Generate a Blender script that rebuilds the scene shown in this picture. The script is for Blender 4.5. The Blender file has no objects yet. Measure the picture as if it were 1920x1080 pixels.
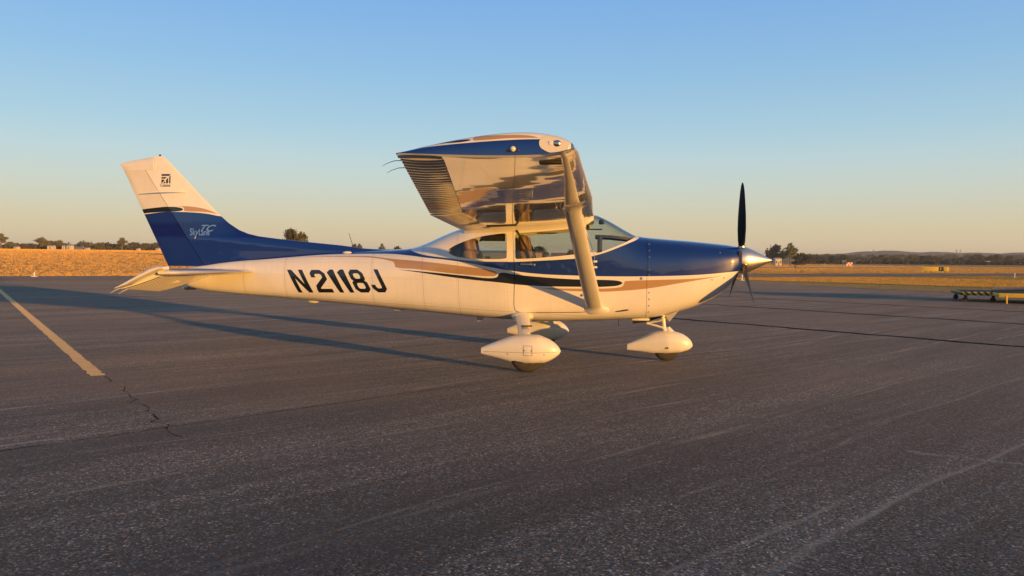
import bpy, bmesh, math, random
import numpy as np
from mathutils import Vector, Matrix
from mathutils.bvhtree import BVHTree

R = math.radians
scene = bpy.context.scene
C = scene.collection

# ------------------------------------------------------------------ camera, sky, sun, exposure
CAM_H = 1.28
pit, rol = R(-1.937), R(0.428)
cam_d = bpy.data.cameras.new('camera')
cam = bpy.data.objects.new('camera', cam_d); C.objects.link(cam)
cam_d.sensor_width = 36.0
cam_d.lens = 1502.0 / 1920.0 * 36.0
cam_d.clip_start = 0.05
cam_d.clip_end = 30000.0
fw = Vector((0, math.cos(pit), math.sin(pit))); rt = Vector((1, 0, 0)); up = rt.cross(fw)
r2 = rt * math.cos(rol) + up * math.sin(rol); u2 = up * math.cos(rol) - rt * math.sin(rol)
M4 = Matrix((r2, u2, -fw)).transposed().to_4x4(); M4.translation = Vector((0, 0, CAM_H))
cam.matrix_world = M4
scene.camera = cam

SUN_AZ, SUN_EL = R(135.5), R(2.45)          # azimuth clockwise from +Y
sun_dir = Vector((math.sin(SUN_AZ) * math.cos(SUN_EL), math.cos(SUN_AZ) * math.cos(SUN_EL), math.sin(SUN_EL)))
world = bpy.data.worlds.new('World'); scene.world = world; world.use_nodes = True
wn = world.node_tree.nodes; wl = world.node_tree.links
bg = wn['Background']
sky = wn.new('ShaderNodeTexSky'); sky.sky_type = 'NISHITA'; sky.sun_disc = False
sky.sun_elevation = SUN_EL; sky.sun_rotation = SUN_AZ
sky.air_density = 1.0; sky.dust_density = 0.35; sky.ozone_density = 2.0; sky.altitude = 50
# colour balance of the clear evening air by elevation, the same all the way round
tc = wn.new('ShaderNodeTexCoord'); sx = wn.new('ShaderNodeSeparateXYZ'); wl.new(tc.outputs['Generated'], sx.inputs[0])
cr = wn.new('ShaderNodeValToRGB'); wl.new(sx.outputs[2], cr.inputs[0])
SKYC = [(0.0, (0.84, 0.76, 1.0)), (0.02, (0.77, 0.70, 0.95)), (0.04, (0.84, 0.75, 0.88)), (0.087, (0.92, 0.82, 0.90)), (0.156, (0.91, 0.91, 1.0)), (0.31, (0.80, 1.0, 1.27)), (0.6, (0.70, 0.95, 1.25))]
while len(cr.color_ramp.elements) < len(SKYC): cr.color_ramp.elements.new(0.5)
for e_, (p_, c_) in zip(cr.color_ramp.elements, SKYC): e_.position = p_; e_.color = c_ + (1,)
mxs = wn.new('ShaderNodeMix'); mxs.data_type = 'RGBA'; mxs.blend_type = 'MULTIPLY'; mxs.inputs[0].default_value = 1.0
wl.new(sky.outputs[0], mxs.inputs[6]); wl.new(cr.outputs[0], mxs.inputs[7]); wl.new(mxs.outputs[2], bg.inputs[0]); bg.inputs[1].default_value = 0.15
# evenly scattered part of the evening air light (dust), by elevation only
cr2 = wn.new('ShaderNodeValToRGB'); wl.new(sx.outputs[2], cr2.inputs[0]); bg2 = wn.new('ShaderNodeBackground'); wl.new(cr2.outputs[0], bg2.inputs[0]); bg2.inputs[1].default_value = 0.683
SKYU = [(0.0, (0.88, 0.70, 0.47)), (0.02, (0.88, 0.745, 0.50)), (0.04, (0.84, 0.76, 0.515)), (0.092, (0.70, 0.81, 0.75)), (0.125, (0.60, 0.80, 0.86)), (0.156, (0.48, 0.745, 0.90)), (0.23, (0.33, 0.615, 0.92)), (0.31, (0.245, 0.505, 0.93)), (0.55, (0.15, 0.28, 0.50)), (1.0, (0.10, 0.165, 0.28))]
while len(cr2.color_ramp.elements) < len(SKYU): cr2.color_ramp.elements.new(0.5)
for e_, (p_, c_) in zip(cr2.color_ramp.elements, SKYU): e_.position = p_; e_.color = c_ + (1,)
mxw = wn.new('ShaderNodeMixShader'); mxw.inputs[0].default_value = 0.75; wl.new(bg.outputs[0], mxw.inputs[1]); wl.new(bg2.outputs[0], mxw.inputs[2]); wl.new(mxw.outputs[0], wn['World Output'].inputs[0])
sl = bpy.data.lights.new('sun', 'SUN'); sl.energy = 5.0; sl.angle = R(0.53); sl.color = (1.0, 0.49, 0.10)
so = bpy.data.objects.new('sun', sl); C.objects.link(so)
so.rotation_euler = sun_dir.to_track_quat('Z', 'Y').to_euler()
scene.view_settings.view_transform = 'Standard'; scene.view_settings.look = 'None'
scene.view_settings.gamma = 1.0; scene.view_settings.use_curve_mapping = False
scene.view_settings.exposure = 0.55
scene.render.engine = 'CYCLES'
scene.cycles.use_denoising = True
try: scene.cycles.denoiser = 'OPENIMAGEDENOISE'; scene.cycles.denoising_input_passes = 'RGB_ALBEDO_NORMAL'; scene.cycles.denoising_prefilter = 'ACCURATE'
except Exception: pass
scene.cycles.max_bounces = 10; scene.cycles.transparent_max_bounces = 16
scene.cycles.sample_clamp_indirect = 6.0
rng = random.Random(7); nr = np.random.RandomState(5)

# ------------------------------------------------------------------ helpers
def tag(o, label=None, cat=None, group=None, kind=None):
    if label: o['label'] = label
    if cat: o['category'] = cat
    if group: o['group'] = group
    if kind: o['kind'] = kind
    return o
def empty(name, loc=(0, 0, 0), rz=0):
    o = bpy.data.objects.new(name, None); C.objects.link(o); o.location = loc; o.rotation_euler = (0, 0, rz)
    o.empty_display_size = 0.2
    return o
def link(name, me, mats, parent=None):
    o = bpy.data.objects.new(name, me); C.objects.link(o)
    if mats is not None and not me.materials:
        for m in (mats if isinstance(mats, (list, tuple)) else [mats]): me.materials.append(m)
    if parent: o.parent = parent
    return o
def smooth(me, ang=35):
    me.polygons.foreach_set('use_smooth', [True] * len(me.polygons))
    me.set_sharp_from_angle(angle=R(ang))
def mesh(name, v, f, mats, parent=None, sm=None):
    me = bpy.data.meshes.new(name); me.from_pydata([tuple(map(float, p)) for p in v], [], f); me.update()
    if sm: smooth(me, sm)
    return link(name, me, mats, parent)
def bmobj(name, bm, mats, parent=None, sm=None):
    bmesh.ops.recalc_face_normals(bm, faces=bm.faces)
    me = bpy.data.meshes.new(name); bm.to_mesh(me); bm.free()
    if sm: smooth(me, sm)
    return link(name, me, mats, parent)
def rbox(bm, size, loc, bev=0.0, seg=2, rot=None):
    t = bmesh.new(); bmesh.ops.create_cube(t, size=1)
    for v in t.verts: v.co = Vector((v.co.x * size[0], v.co.y * size[1], v.co.z * size[2]))
    if bev: bmesh.ops.bevel(t, geom=list(t.edges), offset=bev, segments=seg, profile=0.5, affect='EDGES')
    mt = Matrix.Translation(loc) @ (rot.to_4x4() if rot is not None else Matrix())
    bmesh.ops.transform(t, matrix=mt, verts=t.verts)
    tm = bpy.data.meshes.new('t'); t.to_mesh(tm); t.free(); bm.from_mesh(tm); bpy.data.meshes.remove(tm)
def boxobj(name, size, loc, mats, parent=None, bev=0.0, rot=None, seg=2):
    bm = bmesh.new(); rbox(bm, size, loc, bev, seg, rot); return bmobj(name, bm, mats, parent, 40 if bev else None)
def loftv(rings, closed=True, cap=True):
    """rings: list of lists of points (same count) -> verts, faces"""
    v = []; f = []; n = len(rings[0])
    for r in rings: v += [tuple(p) for p in r]
    for i in range(len(rings) - 1):
        for j in range(n if closed else n - 1):
            a = i * n + j; b = i * n + (j + 1) % n
            f.append((a, b, b + n, a + n))
    if cap:
        f.append(tuple(range(n - 1, -1, -1))); k = (len(rings) - 1) * n; f.append(tuple(range(k, k + n)))
    return v, f
def loftobj(name, rings, mats, parent=None, sm=35, closed=True, cap=True):
    v, f = loftv(rings, closed, cap)
    bm = bmesh.new(); bv = [bm.verts.new(p) for p in v]
    for q in f:
        try: bm.faces.new([bv[i] for i in q])
        except ValueError: pass
    bmesh.ops.remove_doubles(bm, verts=bm.verts, dist=1e-5)
    return bmobj(name, bm, mats, parent, sm)
def tube(bm, pts, rad, n=8):
    pts = [Vector(p) for p in pts]
    rads = rad if isinstance(rad, (list, tuple)) else [rad] * len(pts)
    rings = []
    for i, p in enumerate(pts):
        d = (pts[min(i + 1, len(pts) - 1)] - pts[max(i - 1, 0)]).normalized()
        a = d.cross(Vector((0, 0, 1)));
        if a.length < 1e-3: a = d.cross(Vector((1, 0, 0)))
        a.normalize(); b = d.cross(a)
        rings.append([bm.verts.new(p + (a * math.cos(t) + b * math.sin(t)) * rads[i]) for t in [2 * math.pi * k / n for k in range(n)]])
    for i in range(len(rings) - 1):
        for j in range(n): bm.faces.new((rings[i][j], rings[i][(j + 1) % n], rings[i + 1][(j + 1) % n], rings[i + 1][j]))
    bm.faces.new(rings[0][::-1]); bm.faces.new(rings[-1])
def tubeobj(name, pts, rad, mats, parent=None, n=8):
    bm = bmesh.new(); tube(bm, pts, rad, n); return bmobj(name, bm, mats, parent, 50)
def itp(x, tab, k=1):
    """tab: rows (x, a, b, ..) sorted by descending x; smooth-ish interpolation of column k"""
    xs = [-r[0] for r in tab]; ys = [r[k] for r in tab]
    return float(np.interp(-x, xs, ys))

# ------------------------------------------------------------------ node material helpers
class NT:
    def __init__(s, name):
        s.m = bpy.data.materials.new(name); s.m.use_nodes = True
        s.t = s.m.node_tree; s.n = s.t.nodes; s.l = s.t.links; s.b = s.n['Principled BSDF']
    def set(s, sock, val):
        if isinstance(val, bpy.types.NodeSocket): s.l.new(val, sock)
        elif isinstance(val, (tuple, list)):
            try: sock.default_value = tuple(val)
            except Exception: sock.default_value = tuple(val) + (1.0,)
        else: sock.default_value = val
    def math(s, op, a, b=None, c=None, clamp=False):
        n = s.n.new('ShaderNodeMath'); n.operation = op; n.use_clamp = clamp
        for i, v in enumerate((a, b, c)):
            if v is not None: s.set(n.inputs[i], v)
        return n.outputs[0]
    def mix(s, f, a, b, mode='MIX'):
        n = s.n.new('ShaderNodeMix'); n.data_type = 'RGBA'; n.blend_type = mode
        s.set(n.inputs[0], f); s.set(n.inputs[6], a); s.set(n.inputs[7], b); return n.outputs[2]
    def coord(s, which='Object'):
        return s.n.new('ShaderNodeTexCoord').outputs[which]
    def mapping(s, vec, scale=(1, 1, 1), rot=(0, 0, 0), loc=(0, 0, 0)):
        n = s.n.new('ShaderNodeMapping'); s.l.new(vec, n.inputs[0]); n.inputs['Scale'].default_value = scale
        n.inputs['Rotation'].default_value = rot; n.inputs['Location'].default_value = loc; return n.outputs[0]
    def sep(s, vec):
        n = s.n.new('ShaderNodeSeparateXYZ'); s.l.new(vec, n.inputs[0]); return n.outputs
    def noise(s, vec, scale, detail=3, rough=0.55, out='Fac'):
        n = s.n.new('ShaderNodeTexNoise'); n.inputs['Scale'].default_value = scale; n.inputs['Detail'].default_value = detail
        n.inputs['Roughness'].default_value = rough
        if vec is not None: s.l.new(vec, n.inputs[0])
        return n.outputs[out]
    def voro(s, vec, scale, out='Color', feat='F1'):
        n = s.n.new('ShaderNodeTexVoronoi'); n.feature = feat; n.inputs['Scale'].default_value = scale; s.l.new(vec, n.inputs[0]); return n.outputs[out]
    def ramp(s, f, stops, interp='LINEAR'):
        n = s.n.new('ShaderNodeValToRGB'); n.color_ramp.interpolation = interp; s.l.new(f, n.inputs[0]); e = n.color_ramp.elements
        while len(e) < len(stops): e.new(0.5)
        for q, (p, c) in zip(e, stops):
            q.position = p; q.color = (c, c, c, 1) if not isinstance(c, (tuple, list)) else tuple(c) + (1,)
        return n.outputs[0]
    def smst(s, v, lo, hi):
        n = s.n.new('ShaderNodeMapRange'); n.interpolation_type = 'SMOOTHSTEP'; s.set(n.inputs[0], v)
        n.inputs[1].default_value = lo; n.inputs[2].default_value = hi; return n.outputs[0]
    def bump(s, h, strength=0.2, dist=0.01, nrm=None):
        n = s.n.new('ShaderNodeBump'); n.inputs['Strength'].default_value = strength; n.inputs['Distance'].default_value = dist
        s.l.new(h, n.inputs['Height'])
        if nrm is not None: s.l.new(nrm, n.inputs['Normal'])
        return n.outputs[0]
    def curve(s, xs, pts, x0, x1, z0, z1):
        """float curve z(x)"""
        t = s.math('DIVIDE', s.math('SUBTRACT', xs, x0), x1 - x0, clamp=True)
        n = s.n.new('ShaderNodeFloatCurve'); c = n.mapping.curves[0]
        P = sorted((min(1, max(0, (a - x0) / (x1 - x0))), (b - z0) / (z1 - z0)) for a, b in pts)
        while len(c.points) < len(P): c.points.new(0.5, 0.5)
        for q, (a, b) in zip(c.points, P): q.location = (a, b); q.handle_type = 'AUTO_CLAMPED'
        n.mapping.use_clip = False; n.mapping.update()
        s.l.new(t, n.inputs[1])
        return s.math('MULTIPLY_ADD', n.outputs[0], z1 - z0, z0)
    def P(s, **k):
        names = {'base': 'Base Color', 'rough': 'Roughness', 'metal': 'Metallic', 'normal': 'Normal', 'coat': 'Coat Weight', 'coatr': 'Coat Roughness',
                 'spec': 'Specular IOR Level', 'ior': 'IOR', 'trans': 'Transmission Weight', 'emit': 'Emission Color', 'emits': 'Emission Strength',
                 'diffr': 'Diffuse Roughness', 'coatn': 'Coat Normal', 'sheen': 'Sheen Weight', 'sss': 'Subsurface Weight', 'coati': 'Coat IOR'}
        for a, v in k.items(): s.set(s.b.inputs[names[a]], v)
        return s.m

def plain(name, col, rough=0.5, metal=0.0, var=0.15, scale=6.0, coat=0.0, spec=0.5):
    t = NT(name); c = t.coord(); n = t.noise(c, scale, 4)
    f = t.ramp(n, [(0.3, 1 - var), (0.7, 1 + var * 0.0 + 0.0)])
    base = t.mix(1.0, tuple(col), f, 'MULTIPLY')
    return t.P(base=base, rough=rough, metal=metal, coat=coat, coatr=0.05, spec=spec)

WHITE = (0.80, 0.755, 0.675); BLUE = (0.004, 0.027, 0.19); TAN = (0.43, 0.255, 0.105); BLACK = (0.008, 0.008, 0.009)

def wavy(t, c, s=0.5, sc=2.2):
    n1 = t.noise(c, sc, 2, 0.45); n2 = t.noise(c, 14.0, 2)
    h = t.math('MULTIPLY_ADD', n2, 0.03, n1)
    return t.bump(h, s, 0.02)

def band(t, x, z, upper, lower, zr=(0.4, 2.9)):
    xs = [p[0] for p in upper] + [p[0] for p in lower]; x0, x1 = min(xs), max(xs)
    U = t.curve(x, upper, x0, x1, *zr); L = t.curve(x, lower, x0, x1, *zr)
    m = t.math('MULTIPLY', t.math('LESS_THAN', z, U), t.math('GREATER_THAN', z, L))
    m = t.math('MULTIPLY', m, t.math('GREATER_THAN', x, x0)); return t.math('MULTIPLY', m, t.math('LESS_THAN', x, x1))

B1 = [(-6.6, 1.13), (-5.976, 1.192), (-5.403, 1.254), (-5.168, 1.27), (-4.704, 1.309), (-4.256, 1.343), (-3.874, 1.356), (-3.381, 1.362), (-3.033, 1.340), (-2.803, 1.314), (-2.519, 1.287), (-2.357, 1.266), (-2.113, 1.228), (-1.662, 1.155), (-1.334, 1.121), (-0.824, 1.103), (-0.41, 1.098), (0.014, 1.103), (0.613, 1.125), (0.896, 1.149), (1.097, 1.17), (1.3, 1.19)]
B2 = [(-6.6, 2.6), (-3.10, 2.6), (-3.06, 1.46), (-3.033, 1.412), (-2.925, 1.372), (-2.803, 1.345), (-2.519, 1.312), (-2.273, 1.284), (-2.01, 1.269), (-1.737, 1.268), (-1.335, 1.284), (-0.885, 1.314), (-0.734, 1.328), (-0.662, 1.348), (-0.512, 1.392), (-0.375, 1.445), (-0.219, 1.512), (-0.11, 1.563), (-0.075, 1.60), (-0.05, 2.6), (1.3, 2.6)]
T1U = [(-4.7, 1.30), (-4.256, 1.326), (-3.667, 1.329), (-3.235, 1.294), (-2.925, 1.272), (-2.357, 1.215), (-2.113, 1.187), (-1.927, 1.159), (-1.872, 1.139), (-1.855, 1.117)]
T1L = [(-4.7, 1.30), (-4.256, 1.319), (-3.667, 1.315), (-3.432, 1.296), (-3.322, 1.276), (-3.235, 1.249), (-3.217, 1.215), (-3.206, 1.187), (-2.925, 1.165), (-2.272, 1.101), (-2.043, 1.087), (-1.933, 1.086), (-1.872, 1.096), (-1.855, 1.117)]
KU = [(-3.177, 1.16), (-2.924, 1.142), (-2.272, 1.088), (-1.96, 1.061), (-1.858, 1.076), (-1.831, 1.120), (-1.77, 1.132), (-1.662, 1.115), (-1.34, 1.084), (-0.823, 1.056), (-0.475, 1.053), (-0.357, 1.044), (-0.311, 1.031), (-0.295, 1.013)]
KL = [(-3.177, 1.159), (-2.924, 1.128), (-2.272, 1.047), (-1.803, 1.006), (-1.567, 0.982), (-1.186, 0.966), (-0.73, 0.965), (-0.428, 0.975), (-0.343, 0.988), (-0.295, 1.013)]
T2U = [(-1.366, 0.950), (-1.0, 0.942), (-0.73, 0.943), (-0.369, 0.958), (-0.284, 0.989), (-0.272, 1.035), (-0.213, 1.044), (0.015, 1.055), (0.614, 1.082), (0.798, 1.1), (0.936, 1.115)]
T2L = [(-1.366, 0.950), (-1.033, 0.917), (-0.578, 0.907), (-0.277, 0.923), (0.023, 0.954), (0.399, 1.021), (0.699, 1.073), (0.936, 1.115)]

def dirt(t, c, col):
    n = t.noise(c, 3.0, 5, 0.6); d = t.ramp(n, [(0.35, 0.93), (0.65, 1.0)]); n2 = t.noise(t.mapping(c, (9.0, 9.0, 0.8)), 2.0, 4, 0.65); d2 = t.ramp(n2, [(0.30, 0.965), (0.55, 1.0)])
    n3 = t.noise(c, 26.0, 3, 0.7); d3 = t.ramp(n3, [(0.24, 0.85), (0.32, 1.0)])
    return t.mix(1.0, t.mix(1.0, t.mix(1.0, col, d, 'MULTIPLY'), d2, 'MULTIPLY'), d3, 'MULTIPLY')

def paint_fuselage():
    t = NT('fuselage_paint'); c = t.coord(); s = t.sep(c); x, z = s[0], s[2]
    col = dirt(t, c, WHITE)
    blue = band(t, x, z, B2, B1)
    col = t.mix(blue, col, BLUE)
    tan = t.math('MAXIMUM', band(t, x, z, T1U, T1L), band(t, x, z, T2U, T2L)); col = t.mix(tan, col, TAN)
    blk = band(t, x, z, KU, KL); col = t.mix(blk, col, BLACK)
    # skin joints, faint
    seam = None
    for x0 in (-2.36, -2.83, -3.52, -4.75, -5.35):
        d = t.math('ABSOLUTE', t.math('SUBTRACT', t.math('MULTIPLY_ADD', z, 0.05, x), x0 + 0.05))
        m = t.math('LESS_THAN', d, 0.0035); seam = m if seam is None else t.math('MAXIMUM', seam, m)
    d = t.math('ABSOLUTE', t.math('SUBTRACT', t.math('MULTIPLY_ADD', x, 0.045, z), 0.565))
    seam = t.math('MAXIMUM', seam, t.math('MULTIPLY', t.math('LESS_THAN', d, 0.003), t.math('LESS_THAN', x, -0.0)))
    col = t.mix(t.math('MULTIPLY', seam, 0.40), col, (0.12, 0.09, 0.07))
    rv = None; dz = t.math('LESS_THAN', t.math('FRACT', t.math('MULTIPLY', z, 26.0)), 0.36)
    for x0 in (-1.75, -2.36, -2.83, -3.52, -4.15, -4.75, -5.35):
        d = t.math('ABSOLUTE', t.math('SUBTRACT', t.math('ABSOLUTE', t.math('SUBTRACT', t.math('MULTIPLY_ADD', z, 0.05, x), x0 + 0.05)), 0.022))
        m = t.math('LESS_THAN', d, 0.005); rv = m if rv is None else t.math('MAXIMUM', rv, m)
    rv = t.math('MULTIPLY', rv, dz); dx = t.math('LESS_THAN', t.math('FRACT', t.math('MULTIPLY', x, 26.0)), 0.36)
    for z0, sl_ in ((0.60, 0.045), (1.245, 0.0), (0.98, 0.02)):
        m = t.math('LESS_THAN', t.math('ABSOLUTE', t.math('SUBTRACT', t.math('MULTIPLY_ADD', x, sl_, z), z0)), 0.005)
        rv = t.math('MAXIMUM', rv, t.math('MULTIPLY', t.math('MULTIPLY', m, dx), t.math('LESS_THAN', x, -1.9)))
    col = t.mix(t.math('MULTIPLY', rv, 0.22), col, (0.10, 0.08, 0.06))
    nb = wavy(t, c, 0.16, 2.6)
    return t.P(base=col, rough=0.35, coat=1.0, coatr=0.025, normal=nb, coatn=nb, spec=0.4)
def paint_fin():
    t = NT('fin_paint'); c = t.coord(); s = t.sep(c); x, z = s[0], s[2]
    col = dirt(t, c, WHITE); zr = (0.8, 2.9)
    U = [(-7.0, 1.872), (-6.859, 1.887), (-6.47, 1.92), (-6.16, 1.914), (-5.937, 1.895), (-5.746, 1.862), (-5.5, 1.86), (-3.0, 1.86)]
    col = t.mix(band(t, x, z, U, [(-7.0, 0.9), (-3.0, 0.9)], zr), col, BLUE)
    ku = [(-6.95, 1.95), (-6.671, 1.979), (-6.493, 1.99), (-6.307, 1.975), (-6.28, 1.957), (-6.276, 1.953)]
    kl = [(-6.95, 1.888), (-6.859, 1.901), (-6.633, 1.916), (-6.323, 1.931), (-6.28, 1.948), (-6.276, 1.953)]
    tu = [(-6.44, 1.998), (-6.307, 1.998), (-6.056, 1.979), (-5.922, 1.946), (-5.79, 1.895)]
    tl = [(-6.44, 1.998), (-6.30, 1.990), (-6.266, 1.968), (-6.262, 1.934), (-5.953, 1.918), (-5.79, 1.893)]
    col = t.mix(band(t, x, z, tu, tl, zr), col, TAN); col = t.mix(band(t, x, z, ku, kl, zr), col, BLACK)
    nb = wavy(t, c, 0.07)
    return t.P(base=col, rough=0.35, coat=1.0, coatr=0.03, normal=nb, coatn=nb, spec=0.4)
def paint_tip():
    t = NT('wing_tip_paint'); c = t.coord(); s = t.sep(c); x, z = s[0], s[2]
    col = dirt(t, c, WHITE); zr = (1.5, 2.5)
    U = [(-1.95, 1.984), (-1.922, 1.985), (-1.718, 2.004), (-1.474, 2.026), (-1.164, 2.045), (-1.027, 2.048), (-0.9, 2.044), (-0.6, 2.0)]
    col = t.mix(band(t, x, z, U, [(-1.95, 1.6), (-0.6, 1.6)], zr), col, BLUE)
    col = t.mix(band(t, x, z, [(-1.41, 2.062), (-1.397, 2.072), (-1.274, 2.078), (-1.136, 2.078), (-1.032, 2.07), (-0.987, 2.058)], [(-1.41, 2.048), (-1.396, 2.043), (-1.17, 2.056), (-0.987, 2.057)], zr), col, TAN)
    col = t.mix(band(t, x, z, [(-1.873, 1.999), (-1.625, 2.035), (-1.44, 2.053), (-1.42, 2.048)], [(-1.873, 1.998), (-1.625, 2.025), (-1.44, 2.041), (-1.42, 2.047)], zr), col, BLACK)
    nb = wavy(t, c, 0.08)
    return t.P(base=col, rough=0.3, coat=1.0, coatr=0.03, normal=nb, coatn=nb)
def paint_wing():
    t = NT('wing_paint'); c = t.coord(); s = t.sep(c); x, y = s[0], s[1]
    col = dirt(t, c, WHITE)
    ay = t.math('ABSOLUTE', y); rivet = None; line = None
    for y0 in (0.95, 1.35, 1.75, 2.15, 2.55, 3.0, 3.5, 4.0, 4.5, 5.0):
        m = t.math('LESS_THAN', t.math('ABSOLUTE', t.math('SUBTRACT', ay, y0)), 0.006); line = m if line is None else t.math('MAXIMUM', line, m)
    dots = t.math('LESS_THAN', t.math('ABSOLUTE', t.math('SUBTRACT', t.math('FRACT', t.math('MULTIPLY', x, 22.0)), 0.5)), 0.16)
    line = t.math('MULTIPLY', line, dots)
    for x0 in (-0.92, -1.32):
        xx = t.math('MULTIPLY_ADD', ay, 0.02, x)
        m = t.math('LESS_THAN', t.math('ABSOLUTE', t.math('SUBTRACT', xx, x0)), 0.005)
        dy = t.math('LESS_THAN', t.math('ABSOLUTE', t.math('SUBTRACT', t.math('FRACT', t.math('MULTIPLY', y, 22.0)), 0.5)), 0.2)
        line = t.math('MAXIMUM', line, t.math('MULTIPLY', m, dy))
    col = t.mix(t.math('MULTIPLY', line, 0.8), col, (0.08, 0.055, 0.04))
    n1 = t.noise(t.mapping(c, (1.0, 1.4, 1.0)), 1.1, 2, 0.45); n2 = t.noise(c, 2.3, 2, 0.5)
    h = t.math('MULTIPLY_ADD', n2, 0.08, n1); h = t.math('MULTIPLY_ADD', line, 0.03, h)
    nb = t.bump(h, 0.30, 0.02)
    gn = t.sep(t.n.new('ShaderNodeNewGeometry').outputs['Normal']); under = t.math('MULTIPLY', t.smst(gn[2], -0.80, -0.93), 0.42)   # polished lower skin
    return t.P(base=col, rough=0.12, metal=under, coat=1.0, coatr=0.02, normal=nb, coatn=nb, coati=1.8, spec=0.5)
def paint_white(name='white_paint', b=0.08):
    t = NT(name); c = t.coord(); col = dirt(t, c, WHITE); nb = wavy(t, c, b)
    return t.P(base=col, rough=0.35, coat=0.9, coatr=0.04, normal=nb, coatn=nb)
def glass_mat(name, tint):
    t = NT(name); o = t.n['Material Output']; t.n.remove(t.b)
    tr = t.n.new('ShaderNodeBsdfTransparent'); tr.inputs[0].default_value = tuple(tint) + (1,)
    gl = t.n.new('ShaderNodeBsdfGlossy'); gl.inputs['Roughness'].default_value = 0.01
    c = t.coord(); nb = wavy(t, c, 0.05); t.l.new(nb, gl.inputs['Normal'])
    fr = t.n.new('ShaderNodeFresnel'); ge = t.n.new('ShaderNodeNewGeometry')
    t.l.new(t.math('MULTIPLY_ADD', ge.outputs['Backfacing'], 1 / 1.45 - 1.45, 1.45), fr.inputs[0])
    mx = t.n.new('ShaderNodeMixShader'); t.l.new(fr.outputs[0], mx.inputs[0]); t.l.new(tr.outputs[0], mx.inputs[1]); t.l.new(gl.outputs[0], mx.inputs[2])
    t.l.new(mx.outputs[0], o.inputs[0]); return t.m

M = {}
M['fus'] = paint_fuselage(); M['fin'] = paint_fin(); M['tip'] = paint_tip(); M['wing'] = paint_wing(); M['white'] = paint_white()
M['glass'] = glass_mat('window_glass', (0.86, 0.88, 0.86)); M['lens'] = glass_mat('lens_glass', (0.95, 0.95, 0.93))
M['bead'] = paint_white('beaded_skin', 0.03)
M['lining'] = plain('cabin_lining', (0.42, 0.27, 0.13), 0.75, var=0.2)
M['leather'] = plain('seat_leather', (0.40, 0.22, 0.085), 0.5, var=0.25, scale=9)
M['darktrim'] = plain('dark_trim', (0.03, 0.028, 0.027), 0.6, var=0.3)
M['panel'] = plain('panel_grey', (0.07, 0.068, 0.07), 0.55, var=0.2)
M['rubber'] = plain('tyre_rubber', (0.055, 0.046, 0.038), 0.8, var=0.35, scale=30)
M['black'] = plain('black_letter', (0.009, 0.009, 0.009), 0.3, var=0.1, coat=0.6)
M['wlet'] = plain('white_letter', (0.85, 0.85, 0.85), 0.35, var=0.05)
M['blade'] = plain('blade_black', (0.013, 0.013, 0.015), 0.55, var=0.25, coat=0.0, spec=0.12)
M['steel'] = plain('bright_steel', (0.55, 0.53, 0.5), 0.28, metal=1.0, var=0.15)
M['dkmetal'] = plain('dark_metal', (0.06, 0.055, 0.05), 0.5, metal=0.6, var=0.2)
M['lampcream'] = plain('lamp_housing', (0.72, 0.66, 0.52), 0.3, var=0.06, coat=0.5)
M['blue'] = plain('blue_paint', BLUE, 0.3, var=0.05, coat=1.0)
t = NT('spinner_metal'); c = t.coord(); nn = t.noise(t.mapping(c, (2, 60, 60)), 3.0, 3)
M['spinner'] = t.P(base=(0.95, 0.83, 0.68), metal=1.0, rough=t.ramp(nn, [(0.3, 0.34), (0.7, 0.44)]))

# ------------------------------------------------------------------ ground
def H(X, Y):
    """terrain height: flat airfield, a slow rise far off, a little more on the left"""
    d = math.hypot(X, Y)
    if Y <= 0: return -0.05
    az = X / max(Y, 1.0)
    def ss(a, b, v):
        q = min(1, max(0, (v - a) / (b - a))); return q * q * (3 - 2 * q)
    left = 5.0 * ss(70, 460, d) * (1 - ss(-0.35, 0.10, az))
    mid = 2.3 * ss(370, 600, d)
    return -0.05 + max(left, mid) + 14 * ss(900, 4200, d) * (0.5 + 0.5 * math.sin(az * 7 + 1.0)) * 0.3

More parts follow.
